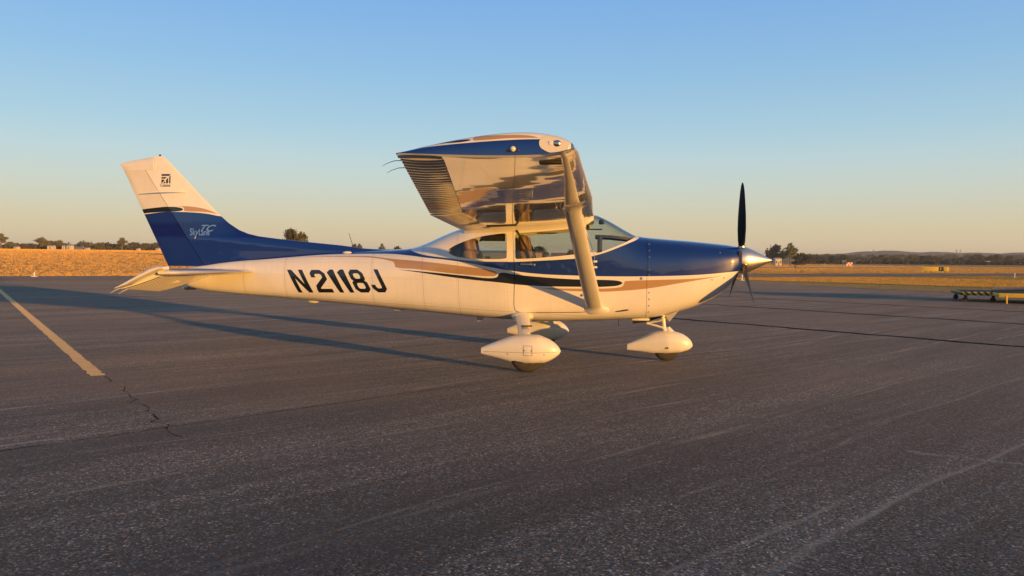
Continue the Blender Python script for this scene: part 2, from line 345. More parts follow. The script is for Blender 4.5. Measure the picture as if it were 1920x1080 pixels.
def facets(t, c, K, scale=70.0):
    nc = t.n.new('ShaderNodeTexNoise'); nc.inputs['Scale'].default_value = scale; nc.inputs['Detail'].default_value = 2.0; t.l.new(c, nc.inputs[0]); nv = t.sep(nc.outputs['Color'])
    cb = t.n.new('ShaderNodeCombineXYZ')
    t.l.new(t.math('MULTIPLY', t.math('SUBTRACT', nv[0], 0.5), K), cb.inputs[0]); t.l.new(t.math('MULTIPLY', t.math('SUBTRACT', nv[1], 0.5), K), cb.inputs[1]); cb.inputs[2].default_value = 1.0
    vn = t.n.new('ShaderNodeVectorMath'); vn.operation = 'NORMALIZE'; t.l.new(cb.outputs[0], vn.inputs[0]); return vn.outputs[0]
def asphalt(name, dark=1.0, warm=0.0, seams=True, lane=R(43)):
    t = NT(name); c = t.coord(); m = t.mapping(c, rot=(0, 0, -lane)); s = t.sep(m)
    st = t.noise(t.mapping(m, (0.05, 0.75, 1)), 1.0, 5, 0.62)       # paving lanes, stretched
    st2 = t.noise(t.mapping(m, (0.22, 3.2, 1)), 1.0, 4, 0.6)
    st3 = t.noise(t.mapping(m, (0.45, 11.0, 1), loc=(3, 9, 0)), 1.0, 3, 0.6)
    bl = t.noise(c, 0.35, 5, 0.6); bl2 = t.noise(c, 1.7, 4, 0.65)
    ag = t.sep(t.voro(c, 108.0, 'Color'))[0]; ag2 = t.sep(t.voro(c, 52.0, 'Color'))[1]; fine = t.noise(c, 60, 4, 0.7)
    k = t.math('MULTIPLY_ADD', st, 2.0, 0.03); k = t.math('MULTIPLY', k, t.math('MULTIPLY_ADD', st2, 1.5, 0.26))
    k = t.math('MULTIPLY', k, t.math('MULTIPLY_ADD', st3, 1.1, 0.45)); k = t.math('MULTIPLY', k, t.math('MULTIPLY_ADD', bl, 0.7, 0.65)); k = t.math('MULTIPLY', k, t.math('MULTIPLY_ADD', bl2, 0.5, 0.75))
    a = t.ramp(ag, [(0.0, 0.20), (0.5, 0.72), (0.88, 1.3), (1.0, 3.8)]); a2 = t.ramp(ag2, [(0.0, 0.65), (0.85, 1.1), (1.0, 1.6)])
    col = t.mix(t.ramp(st, [(0.35, 0), (0.65, 1)]), (0.080 * dark, 0.071 * dark, 0.066 * dark), (0.117 * dark, 0.098 * dark, 0.084 * dark))
    col = t.mix(1.0, col, k, 'MULTIPLY'); col = t.mix(1.0, col, a, 'MULTIPLY'); col = t.mix(1.0, col, a2, 'MULTIPLY')
    if seams:
        w = t.noise(t.mapping(m, (0.12, 0.5, 1)), 1.0, 3)
        for spc, wd, off, amt in ((1.55, 0.032, 0.0, 0.82), (2.3, 0.014, 0.37, 0.7), (0.83, 0.03, 0.71, 0.6)):
            q = t.math('ADD', t.math('DIVIDE', s[1], spc), t.math('MULTIPLY_ADD', w, 0.8 * 1.55 / spc, off))
            fr = t.math('ABSOLUTE', t.math('SUBTRACT', t.math('FRACT', q), 0.5))
            mod = t.noise(t.mapping(m, (0.35, 2.0, 1), loc=(off * 9, 0, 0)), 1.0, 5, 0.75); gr = t.noise(c, 23.0, 3, 0.7)
            sm = t.math('MULTIPLY', t.math('MULTIPLY', t.smst(fr, wd, 0.0), t.smst(mod, 0.42, 0.66)), t.smst(gr, 0.22, 0.5))
            col = t.mix(t.math('MULTIPLY', sm, amt), col, (0.34, 0.285, 0.23))
        dk = t.noise(t.mapping(m, (0.13, 1.1, 1), loc=(7, 3, 0)), 1.0, 6, 0.7)
        col = t.mix(t.smst(dk, 0.50, 0.64), col, t.mix(0.55, col, (0.034, 0.031, 0.031)))
        # oil drips, rust-brown stains and old scuffs
        oil = t.noise(c, 0.9, 6, 0.7); col = t.mix(t.math('MULTIPLY', t.smst(oil, 0.66, 0.74), 0.6), col, (0.028, 0.024, 0.022))
        rs = t.noise(t.mapping(c, loc=(11, 5, 2)), 0.23, 5, 0.6); col = t.mix(t.math('MULTIPLY', t.smst(rs, 0.50, 0.68), 0.42), col, (0.155, 0.088, 0.058))
        sp = t.voro(c, 2.3, 'Distance'); col = t.mix(t.math('MULTIPLY', t.smst(sp, 0.045, 0.0), 0.6), col, (0.03, 0.027, 0.026))
    hb = t.math('MULTIPLY_ADD', t.math('ADD', ag, t.math('MULTIPLY', ag2, 0.8)), 0.5, t.math('MULTIPLY', fine, 0.6))
    hb = t.math('MULTIPLY_ADD', st2, 1.2, hb)
    # stones tilt every way: facets facing the low sun light up at any distance
    vn = facets(t, c, 0.92)
    m_ = t.P(base=col, rough=0.85, spec=0.2, normal=t.bump(hb, 0.45, 0.010, vn), diffr=0.8, sheen=0.12)
    t.b.inputs['Sheen Roughness'].default_value = 0.45; t.b.inputs['Sheen Tint'].default_value = (1.0, 0.86, 0.74, 1)
    return m_
M['asph'] = asphalt('apron_asphalt'); M['taxi'] = asphalt('taxiway_asphalt', 0.62, seams=False, lane=R(31)); M['runway'] = asphalt('runway_asphalt', 1.5, seams=False, lane=R(31))
def dry_grass_mat():
    t = NT('dry_grass_ground'); c = t.coord()
    n = t.noise(c, 0.045, 6, 0.62); n2 = t.noise(t.mapping(c, (0.25, 1.2, 1)), 0.16, 6, 0.7); n3 = t.noise(c, 2.6, 4, 0.7)
    col = t.ramp(n, [(0.3, (0.46, 0.27, 0.08)), (0.55, (0.58, 0.35, 0.11)), (0.75, (0.62, 0.42, 0.17))])
    col = t.mix(t.ramp(n2, [(0.4, 0.0), (0.7, 0.55)]), col, (0.40, 0.24, 0.09)); col = t.mix(1.0, col, t.ramp(n3, [(0.25, 0.6), (0.75, 1.25)]), 'MULTIPLY')
    return t.P(base=col, rough=0.95, spec=0.05, normal=facets(t, c, 3.4, 9.0), diffr=0.9)
M['dry'] = dry_grass_mat()
def coords(a, b, steps): return list(np.linspace(a, b, steps, endpoint=False))
gx = coords(-9000, -1500, 8) + coords(-1500, -300, 14) + coords(-300, 300, 50) + coords(300, 1500, 14) + coords(1500, 9000, 8) + [9000]
gy = coords(-1500, 0, 6) + coords(0, 120, 16) + coords(120, 700, 40) + coords(700, 2500, 14) + coords(2500, 9000, 6) + [9000]
gv = [(X, Y, H(X, Y)) for Y in gy for X in gx]; nx = len(gx)
gf = [(j * nx + i, j * nx + i + 1, (j + 1) * nx + i + 1, (j + 1) * nx + i) for j in range(len(gy) - 1) for i in range(nx - 1)]
tag(mesh('grass_field', gv, gf, M['dry'], sm=60), kind='structure')
def sheet(name, pts, z, mat, parent=None, sub=False):
    o = mesh(name, [(p[0], p[1], z) for p in pts], [tuple(range(len(pts)))], mat, parent)
    return o
taxd = Vector((0.857, 0.515)); taxn = Vector((-0.515, 0.857)); T0 = Vector((-22.1, 45.5))
def tx(a, b): return tuple(T0 + taxd * a + taxn * b)
apron = tag(sheet('apron', [(-120, -120), tx(-115, 0), tx(-40, 0), tx(43, 0), (16.5, 62), (16.6, 55), (16.9, 48), (17.6, 42.5), (18.46, 39.59), (21.71, 33.95), (45, -4), (90, -60), (90, -120)], 0.0, M['asph']), kind='structure')
taxi = tag(sheet('taxiway', [tx(-140, 0), tx(600, 0), tx(600, 13.5), tx(-140, 13.5)], -0.012, M['taxi']), kind='structure')
M['ypaint'] = None
t = NT('yellow_line_paint'); c = t.coord(); n = t.noise(c, 9, 5, 0.7); n2 = t.noise(c, 60, 3, 0.7)
col = t.mix(t.ramp(n, [(0.35, 0.45), (0.6, 0.0)]), (0.80, 0.49, 0.14), (0.40, 0.27, 0.12)); col = t.mix(1.0, col, t.ramp(n2, [(0.2, 0.6), (0.7, 1.1)]), 'MULTIPLY')
M['ypaint'] = t.P(base=col, rough=0.8, spec=0.2, normal=t.bump(n2, 0.3, 0.01, facets(t, c, 1.3)), diffr=0.8, sheen=0.12)
M['wpaint'] = plain('white_line_paint', (0.42, 0.38, 0.33), 0.8, var=0.4, scale=2)
M['seal'] = plain('crack_sealant', (0.010, 0.010, 0.011), 0.95, var=0.3, scale=3, spec=0.03)
M['pale'] = plain('pale_gravel_edge', (0.28, 0.22, 0.15), 0.9, var=0.4, scale=3)
def strip(name, pts, wid, z, mat, parent, jit=0.0, sub=0.5, seed=1):
    """painted or poured strip along a polyline, ragged edges"""
    q = random.Random(seed); P = []
    for i in range(len(pts) - 1):
        a, b = Vector(pts[i]), Vector(pts[i + 1]); n = max(1, int((b - a).length / sub))
        P += [a.lerp(b, k / n) for k in range(n)]
    P.append(Vector(pts[-1])); v = []; f = []
    for i, p in enumerate(P):
        d = (P[min(i + 1, len(P) - 1)] - P[max(i - 1, 0)]).normalized(); nn = Vector((-d.y, d.x))
        w = wid if not isinstance(wid, (list, tuple)) else wid[0] + (wid[1] - wid[0]) * i / max(1, len(P) - 1)
        w0, w1 = w / 2 + q.uniform(-jit, jit), w / 2 + q.uniform(-jit, jit); o = nn * q.uniform(-jit, jit)
        a, b = p + nn * w0 + o, p - nn * w1 + o; v += [(a.x, a.y, z), (b.x, b.y, z)]
        if i: f.append((2 * i - 2, 2 * i - 1, 2 * i + 1, 2 * i))
    o = mesh(name, v, f, mat, parent)
    if o.data.polygons[0].normal.z < 0: o.data.flip_normals()
    return o
strip('parking_line', [(-4.49, 8.66), (-19.52, 30.52), (-23, 35.6)], 0.145, 0.002, M['ypaint'], apron, 0.011, 0.05)
jag = [(-4.40, 8.66)]; q = random.Random(3)
for i in range(1, 26):
    f_ = i / 25; jag.append((-4.40 + 2.03 * f_ + q.uniform(-0.06, 0.06), 8.66 - 3.0 * f_ + q.uniform(-0.05, 0.05)))
for k0, k1 in ((0, 4), (6, 9), (10, 17), (18, 25)): strip('crack', jag[k0:k1 + 1], [0.009, 0.005], 0.001, M['seal'], apron, 0.005, 0.03, 4 + k0)
def wob(a, b, n, amp, seed):
    q = random.Random(seed); a, b = Vector(a), Vector(b); d = (b - a); nn = Vector((-d.y, d.x)).normalized()
    return [tuple(a + d * (i / n) + nn * q.uniform(-amp, amp)) for i in range(n + 1)]
strip('crack', wob((-3.9, 4.7), (1.3, 10.0), 50, 0.012, 9), 0.008, 0.0014, M['seal'], apron, 0.004, 0.05, 5)
strip('joint_seal', wob((2.2, 20.1), (9.2, 10.8), 26, 0.03, 1), 0.19, 0.0018, M['seal'], apron, 0.03, 0.2, 6)
strip('joint_seal', wob((5.3, 25.4), (13.5, 13.6), 26, 0.04, 2), 0.20, 0.0018, M['seal'], apron, 0.03, 0.2, 7)
strip('joint_seal', wob((7.2, 31.3), (16.5, 17.8), 26, 0.05, 3), 0.16, 0.0018, M['seal'], apron, 0.03, 0.2, 8)
t = NT('faded_marking'); c = t.coord(); n = t.noise(c, 14, 5, 0.75); n2 = t.noise(c, 70, 3, 0.7)
M['faded'] = t.P(base=t.mix(1.0, t.mix(t.ramp(n, [(0.42, 0), (0.58, 1)]), (0.11, 0.095, 0.085), (0.26, 0.23, 0.20)), t.ramp(n2, [(0.25, 0.4), (0.7, 1.25)]), 'MULTIPLY'), rough=0.9, spec=0.15, normal=facets(t, c, 2.0), diffr=0.8, sheen=0.12)
strip('faded_mark', [(2.70, 5.46), (3.35, 5.02), (3.9, 4.62)], 0.07, 0.0008, M['faded'], apron, 0.02, 0.06, 31)
strip('gravel_edge', [(17.1, 46), (17.6, 42.5), (18.46, 39.59), (21.71, 33.95), (45, -4)], 0.4, 0.006, M['pale'], apron, 0.1, 0.5, 9)
strip('edge_line', [tx(-60, 1.0), tx(5, 9.5)], 0.22, -0.006, M['wpaint'], taxi, 0.02, 1.0, 10)
strip('gravel_edge', [tx(-120, 13.6), tx(500, 13.6)], 0.5, -0.004, M['pale'], taxi, 0.15, 1.5, 11)
strip('gravel_edge', [tx(46, -0.2), tx(500, -0.2)], 0.4, -0.004, M['pale'], taxi, 0.12, 1.5, 12)
rw = Vector((70, 205))
def rwp(a, b): p = rw + taxd * a + taxn * b; return (p.x, p.y)
tag(sheet('runway', [rwp(-30, 0), rwp(135, 0), rwp(135, 32), rwp(-30, 32)], 0.03, M['runway']), kind='structure')

# ------------------------------------------------------------------ the airplane (x forward from the firewall, y left, z up from the ground)
ap = empty('airplane', (1.718, 10.417, 0.0), R(-6.015))
tag(ap, 'white and blue high-wing propeller airplane parked on the apron, N2118J on its side', 'airplane')
ZT = [(1.18, 1.470), (1.146, 1.486), (1.025, 1.507), (.823, 1.527), (.553, 1.553), (.281, 1.572), (.042, 1.592), (-.06, 1.602), (-.115, 1.612), (-.302, 1.715), (-.476, 1.819), (-.657, 1.895), (-.8, 1.905), (-1.2, 1.89), (-1.8, 1.80), (-2.25, 1.735), (-2.389, 1.695), (-2.554, 1.637), (-2.734, 1.558), (-2.879, 1.494), (-2.987, 1.455), (-3.1, 1.432), (-3.388, 1.412), (-4.349, 1.37), (-5.481, 1.27), (-6.034, 1.19), (-6.29, 1.14)]
ZB = [(1.18, 1.185), (1.12, 1.085), (1.054, .972), (.935, .871), (.736, .754), (.537, .678), (.351, .628), (.205, .587), (.045, .56), (-.398, .535), (-.871, .514), (-1.349, .50), (-1.591, .512), (-1.903, .53), (-2.326, .557), (-2.828, .597), (-3.263, .631), (-3.927, .684), (-4.488, .726), (-5.059, .768), (-5.445, .790), (-5.992, .842), (-6.2, .885), (-6.29, .94)]
WD = [(1.18, .34), (1.146, .37), (1.05, .415), (.9, .455), (.5, .52), (0, .55), (-.6, .57), (-1.2, .58), (-1.8, .57), (-2.4, .50), (-3, .42), (-4, .31), (-5, .21), (-6, .11), (-6.29, .07)]
ZM = [(1.18, 1.31), (.6, 1.20), (0, 1.10), (-.7, 1.02), (-2.2, 1.0), (-3.2, 1.02), (-6.29, 1.04)]
NT_ = [(1.18, 2.6), (.6, 2.9), (0, 3.2), (-.1, 3.3), (-.6, 4.6), (-2.2, 4.4), (-2.9, 3.0), (-3.4, 2.5), (-6.29, 2.2)]
NB_ = [(1.18, 2.8), (.9, 3.3), (.5, 3.8), (-.5, 4.6), (-2.0, 4.4), (-4, 3.0), (-6.29, 2.4)]
def sm_itp(x, tab):      # light smoothing so that no kink shows in the reflections
    e = 0.05
    return sum(w * itp(x + d, tab) for d, w in ((-2 * e, .1), (-e, .2), (0, .4), (e, .2), (2 * e, .1))) if 1.02 > x > -6.1 else itp(x, tab)
def section(x, inset=0.0, n=72):
    zt, zb, w, zm = sm_itp(x, ZT) - inset, sm_itp(x, ZB) + inset, sm_itp(x, WD) - inset, itp(x, ZM)
    nt, nb = itp(x, NT_), itp(x, NB_); out = []
    for k in range(n):
        a = 2 * math.pi * (k + 0.5) / n; ca, sa = math.cos(a), math.sin(a)
        e = nt if sa > 0 else nb
        y = w * math.copysign(abs(ca) ** (2 / e), ca); z = zm + (zt - zm if sa > 0 else zm - zb) * math.copysign(abs(sa) ** (2 / e), sa)
        out.append(Vector((x, y, z)))
    return out
def fus_mesh(xs, inset=0.0, thick=0.0, cap=False):
    rings = [section(x, inset) for x in xs]
    if thick:                                             # closed wall: outer skin, inner skin, end rims
        inner = [section(x, inset + thick) for x in xs]
        v, f = loftv(rings, True, False); n = len(rings[0]); N = len(v)
        v2, f2 = loftv(inner, True, False); v += v2; f += [tuple(N + i for i in q[::-1]) for q in f2]
        L = (len(xs) - 1) * n
        for j in range(n):
            k = (j + 1) % n; f.append((k, j, N + j, N + k)); f.append((L + j, L + k, N + L + k, N + L + j))
        nout = (len(xs) - 1) * n
    else:
        v, f = loftv(rings, True, cap); nout = len(f)
    me = bpy.data.meshes.new('fuselage'); me.from_pydata([tuple(p) for p in v], [], f); me.update()
    if thick:
        mi = [0] * nout + [1] * nout + [1] * (len(f) - 2 * nout); me.polygons.foreach_set('material_index', mi)
    return me
XS = [0.0] + list(np.arange(-0.05, -3.3, -0.045)) + list(np.arange(-3.35, -6.2, -0.12)) + [-6.2, -6.26, -6.29]
XC = [0.004] + list(np.arange(0.06, 1.0, 0.06)) + [1.03, 1.06, 1.09, 1.115, 1.14, 1.155, 1.168, 1.178]
def fixnormals(me):
    bm = bmesh.new(); bm.from_mesh(me); bmesh.ops.recalc_face_normals(bm, faces=bm.faces); bm.to_mesh(me); bm.free()
ref = fus_mesh(XS, 0, 0, True); fixnormals(ref); ref.polygons.foreach_set('use_smooth', [True] * len(ref.polygons))
bmr = bmesh.new(); bmr.from_mesh(ref); bvh = BVHTree.FromBMesh(bmr); bmr.faces.ensure_lookup_table()
refc = fus_mesh(XC, 0, 0, True); bmc = bmesh.new(); bmc.from_mesh(refc); bvhc = BVHTree.FromBMesh(bmc)
def side_y(x, z, s):
    """skin position on side s (-1 right, +1 left) at x, z"""
    b = bvh if x < 0 else bvhc
    h = b.ray_cast(Vector((x, s * 3.0, z)), Vector((0, -s, 0)))
    return h[0].y if h[0] else s * 0.5
def chaikin(p, it=2):
    for _ in range(it):
        o = []
        for i in range(len(p)):
            a, b = p[i], p[(i + 1) % len(p)]
            o += [(a[0] * .75 + b[0] * .25, a[1] * .75 + b[1] * .25), (a[0] * .25 + b[0] * .75, a[1] * .25 + b[1] * .75)]
        p = o
    return p
def offset(p, d):
    n = len(p); ar = sum(p[i][0] * p[(i + 1) % n][1] - p[(i + 1) % n][0] * p[i][1] for i in range(n)); s = 1 if ar > 0 else -1; o = []
    for i in range(n):
        a, b, c_ = Vector(p[i - 1]), Vector(p[i]), Vector(p[(i + 1) % n]); t1, t2 = (b - a).normalized(), (c_ - b).normalized(); t = (t1 + t2).normalized()
        o.append((b.x + t.y * d * s, b.y - t.x * d * s))
    return o
def prism(poly, y0, y1):
    n = len(poly); v = [(x, y0, z) for x, z in poly] + [(x, y1, z) for x, z in poly]
    f = [tuple(range(n)), tuple(range(2 * n - 1, n - 1, -1))] + [(i, i + n, (i + 1) % n + n, (i + 1) % n) for i in range(n)]
    me = bpy.data.meshes.new('prism'); me.from_pydata(v, [], f); fixnormals(me); return me
def boolean(me, ops):
    o = bpy.data.objects.new('tmp', me); C.objects.link(o); tmp = []
    for kind, pm in ops:
        c_ = bpy.data.objects.new('tmpc', pm); C.objects.link(c_); tmp.append(c_)
        md = o.modifiers.new('b', 'BOOLEAN'); md.operation = kind; md.object = c_; md.solver = 'EXACT'
        md.material_mode = 'INDEX'
    dg = bpy.context.evaluated_depsgraph_get(); dg.update()
    r = bpy.data.meshes.new_from_object(o.evaluated_get(dg))
    for c_ in tmp: bpy.data.objects.remove(c_)
    bpy.data.objects.remove(o); r.materials.clear(); return r
def skin_normals(me, tol=0.9):
    """outer faces take the normals of the uncut smooth skin"""
    me.polygons.foreach_set('use_smooth', [True] * len(me.polygons))
    rn = [v.normal.copy() for v in ref.vertices]
    loops = [None] * len(me.loops); cache = {}
    for p in me.polygons:
        for li in p.loop_indices:
            vi = me.loops[li].vertex_index
            if vi not in cache:
                h = bvh.find_nearest(me.vertices[vi].co); fc = bmr.faces[h[2]]
                ws = [1.0 / ((v.co - h[0]).length + 1e-5) for v in fc.verts]; n = Vector((0, 0, 0))
                for v, w in zip(fc.verts, ws): n += rn[v.index] * w
                cache[vi] = n.normalized()
            n = cache[vi]; d = p.normal.dot(n)
            loops[li] = tuple(n) if d > tol else (tuple(-n) if d < -tol else tuple(p.normal))
    me.normals_split_custom_set(loops)
W1 = chaikin([(-2.525, 1.400), (-2.428, 1.468), (-2.288, 1.526), (-2.081, 1.587), (-1.875, 1.616), (-1.755, 1.628), (-1.741, 1.60), (-1.735, 1.341), (-1.745, 1.302), (-2.079, 1.300), (-2.287, 1.312), (-2.42, 1.331)], 2)
W2 = chaikin([(-1.637, 1.55), (-1.634, 1.625), (-1.56, 1.631), (-1.338, 1.648), (-1.007, 1.676), (-0.80, 1.695), (-0.765, 1.68), (-0.668, 1.43), (-0.655, 1.393), (-0.71, 1.389), (-1.004, 1.352), (-1.336, 1.318), (-1.57, 1.305), (-1.628, 1.305), (-1.637, 1.36)], 2)
WS = [(-.752, 1.72), (-.746, 1.64), (-.735, 1.59), (-.664, 1.425), (-.645, 1.395), (-.61, 1.387), (-.57, 1.395), (-.414, 1.455), (-.284, 1.509), (-.168, 1.572), (-.112, 1.606), (.05, 1.80), (-.2, 2.3), (-.757, 2.3)]
DOOR = chaikin([(-1.645, .70), (-1.640, .90), (-1.637, 1.142), (-1.66, 1.58), (-1.668, 1.66), (-1.60, 1.685), (-0.80, 1.722), (-.752, 1.70), (-.735, 1.64), (-.66, 1.40), (-.64, 1.33), (-.655, 1.10), (-.67, .75), (-.69, .66), (-.80, .645), (-1.50, .635), (-1.62, .64)], 2)
shell = fus_mesh(XS, 0, 0.028); fixnormals(shell)
W2p = prism(W2, -1, 1); W1p = prism(W1, -1, 1); WSp = prism(WS, -1, 1); Dbig = prism(offset(DOOR, 0.004), -1, 1); Dsm = prism(offset(DOOR, -0.004), -1, 1)
body = boolean(shell.copy(), [('DIFFERENCE', Dbig), ('DIFFERENCE', W1p), ('DIFFERENCE', WSp)]); skin_normals(body)
fus = link('fuselage', body, [M['fus'], M['lining']], ap)
doors = boolean(shell.copy(), [('INTERSECT', Dsm), ('DIFFERENCE', W2p)])
gl = fus_mesh(XS[:-4], 0.009, 0.006); fixnormals(gl)
for p in gl.polygons: p.material_index = 0
def split(me, s):
    bm = bmesh.new(); bm.from_mesh(me); bmesh.ops.delete(bm, geom=[v for v in bm.verts if v.co.y * s < 0], context='VERTS')
    r = bpy.data.meshes.new('half'); bm.to_mesh(r); bm.free(); return r
g1 = boolean(gl.copy(), [('INTERSECT', prism(offset(W1, 0.008), -1, 1))]); g2 = boolean(gl.copy(), [('INTERSECT', prism(offset(W2, 0.008), -1, 1))]); gw_ = boolean(gl.copy(), [('INTERSECT', prism(offset(WS, 0.006), -1, 1))])
DO = {}
for s, sd in ((-1, 'right'), (1, 'left')):
    dm = split(doors, s); skin_normals(dm); DO[s] = link('door', dm, [M['fus'], M['lining']], ap)
    w = split(g2, s); skin_normals(w); link('door_window', w, M['glass'], DO[s])
    w = split(g1, s); skin_normals(w); link('rear_window', w, M['glass'], fus)
    y = side_y(-1.47, 1.237, s)
    bm = bmesh.new(); rbox(bm, (0.15, 0.014, 0.028), (-1.49, y + s * 0.006, 1.238), 0.006); rbox(bm, (0.035, 0.022, 0.034), (-1.395, y + s * 0.010, 1.233), 0.006)
    bmobj('door_handle', bm, M['steel'], DO[s], 40)
    for z in (1.28, 1.21, 0.86):
        yy = side_y(-0.62, z, s); boxobj('hinge', (0.05, 0.012, 0.026), (-0.635, yy + s * 0.003, z), M['white'], DO[s], 0.003)
skin_normals(gw_); link('windshield', gw_, M['glass'], fus)
# cowling
cm = fus_mesh(XC, 0, 0, True); fixnormals(cm); smooth(cm, 30); cow = link('cowling', cm, [M['fus']], ap)
for s in (-1, 1):
    rings = []
    for k, (sc, dx) in enumerate(((1.0, 0.0), (0.85, 0.006), (0.8, -0.02))):
        rings.append([Vector((1.182 + dx, s * 0.235 + 0.075 * sc * math.cos(a), 1.345 + 0.085 * sc * math.sin(a))) for a in [2 * math.pi * i / 20 for i in range(20)]])
    loftobj('air_inlet', rings, [M['darktrim']], cow, 40)
    yy = side_y(1.12, 1.36, s)
    loftobj('inlet_lip', [[Vector((1.148 + dx + 0.016 * sc * math.cos(a), side_y(1.13, 1.36, s) + s * dy, 1.36 + 0.075 * sc * math.copysign(abs(math.sin(a)) ** .6, math.sin(a)))) for a in [2 * math.pi * i / 16 for i in range(16)]] for sc, dx, dy in ((1, 0, -0.03), (1, 0, 0.004), (0.8, 0, 0.004))], [M['darktrim']], cow, 40)
    for (x, z) in [(0.03, 1.50), (0.03, 1.42), (0.03, 1.34), (0.03, 1.19), (0.03, 1.12), (0.90, 1.40), (0.925, 1.31), (0.945, 1.255), (0.95, 1.09), (0.80, 1.065), (0.03, 0.90), (0.03, 0.82), (0.03, 0.74), (0.03, 0.66)]:
        y = side_y(x, z, s); bm = bmesh.new()
        bmesh.ops.create_cone(bm, cap_ends=True, segments=8, radius1=0.010, radius2=0.008, depth=0.005, matrix=Matrix.Translation((x, y + s * 0.002, z)) @ Matrix.Rotation(-s * math.pi / 2, 4, 'X'))
        bmobj('fastener', bm, M['steel'], cow)
    # cowl flap, hanging open
    v = [(0.42, s * 0.12, 0.655), (0.42, s * 0.38, 0.685), (0.25, s * 0.37, 0.60), (0.25, s * 0.12, 0.575), (0.30, s * 0.37, 0.535), (0.30, s * 0.13, 0.525)]
    bm = bmesh.new(); bv = [bm.verts.new(p) for p in v]
    bm.faces.new((bv[0], bv[1], bv[4], bv[5])); bm.faces.new((bv[1], bv[2], bv[4])); bm.faces.new((bv[0], bv[5], bv[3]))
    bmesh.ops.solidify(bm, geom=list(bm.faces), thickness=0.008); bmobj('cowl_flap', bm, M['white'], cow)
tubeobj('exhaust_pipe', [(0.20, -0.18, 0.60), (0.05, -0.18, 0.545), (-0.15, -0.18, 0.515)], 0.028, M['dkmetal'], cow)
boxobj('step_vent', (0.22, 0.06, 0.03), (-0.05, -0.2, 0.545), M['white'], cow, 0.008)

# wings
def foil(n=22, m=0.02, p=0.4, th=0.12):
    xs = [0.5 * (1 - math.cos(math.pi * i / n)) for i in range(n + 1)]; U = []; L = []
    for x in xs:
        yt = 5 * th * (0.2969 * math.sqrt(x) - 0.126 * x - 0.3516 * x * x + 0.2843 * x ** 3 - 0.1036 * x ** 4)
        yc = m / p ** 2 * (2 * p * x - x * x) if x < p else m / (1 - p) ** 2 * (1 - 2 * p + 2 * p * x - x * x)
        U.append((x, yc + yt)); L.append((x, yc - yt))
    return U, L
FU, FL = foil()
LEx = [(0, -.664), (2.55, -.664), (5.25, -.745), (5.5, -.775)]; TEx = [(0, -2.30), (2.55, -2.295), (5.25, -1.93), (5.5, -1.915)]
LEz = [(0, 1.835), (.6, 1.852), (2.55, 1.905), (5.25, 1.998), (5.5, 2.005)]; TEz = [(0, 1.67), (.65, 1.675), (2.55, 1.750), (5.25, 1.958), (5.5, 1.966)]
HGx = [(0, -1.93), (2.58, -1.955), (5.25, -1.635), (5.5, -1.62)]
def L_(tab, y): return float(np.interp(y, [a for a, b in tab], [b for a, b in tab]))
def wpt(y, frac, side, s, squash=1.0):
    """point on the wing at span y, chord fraction, side 'U'/'L'"""
    x0, x1, z0, z1 = L_(LEx, y), L_(TEx, y), L_(LEz, y), L_(TEz, y); c_ = x0 - x1
    tab = FU if side == 'U' else FL; o = np.interp(frac, [a for a, b in tab], [b for a, b in tab])
    zl = np.interp(frac, [a for a, b in FL], [b for a, b in FL])
    if side == 'U' and squash < 1: o = zl + (o - zl) * squash
    th = 1.0 + (0.22 * min(1.0, (y - 2.55) / 2.8) if y > 2.55 and side == 'U' and o > 0 else 0.0)
    return Vector((x0 - frac * c_, s * y, z0 + frac * (z1 - z0) + o * c_ * th))
WING = {}
YS = [0, .3, .6, 1.0, 1.5, 2.0, 2.4, 2.55, 2.7, 3.2, 3.8, 4.4, 5.0, 5.25, 5.40]
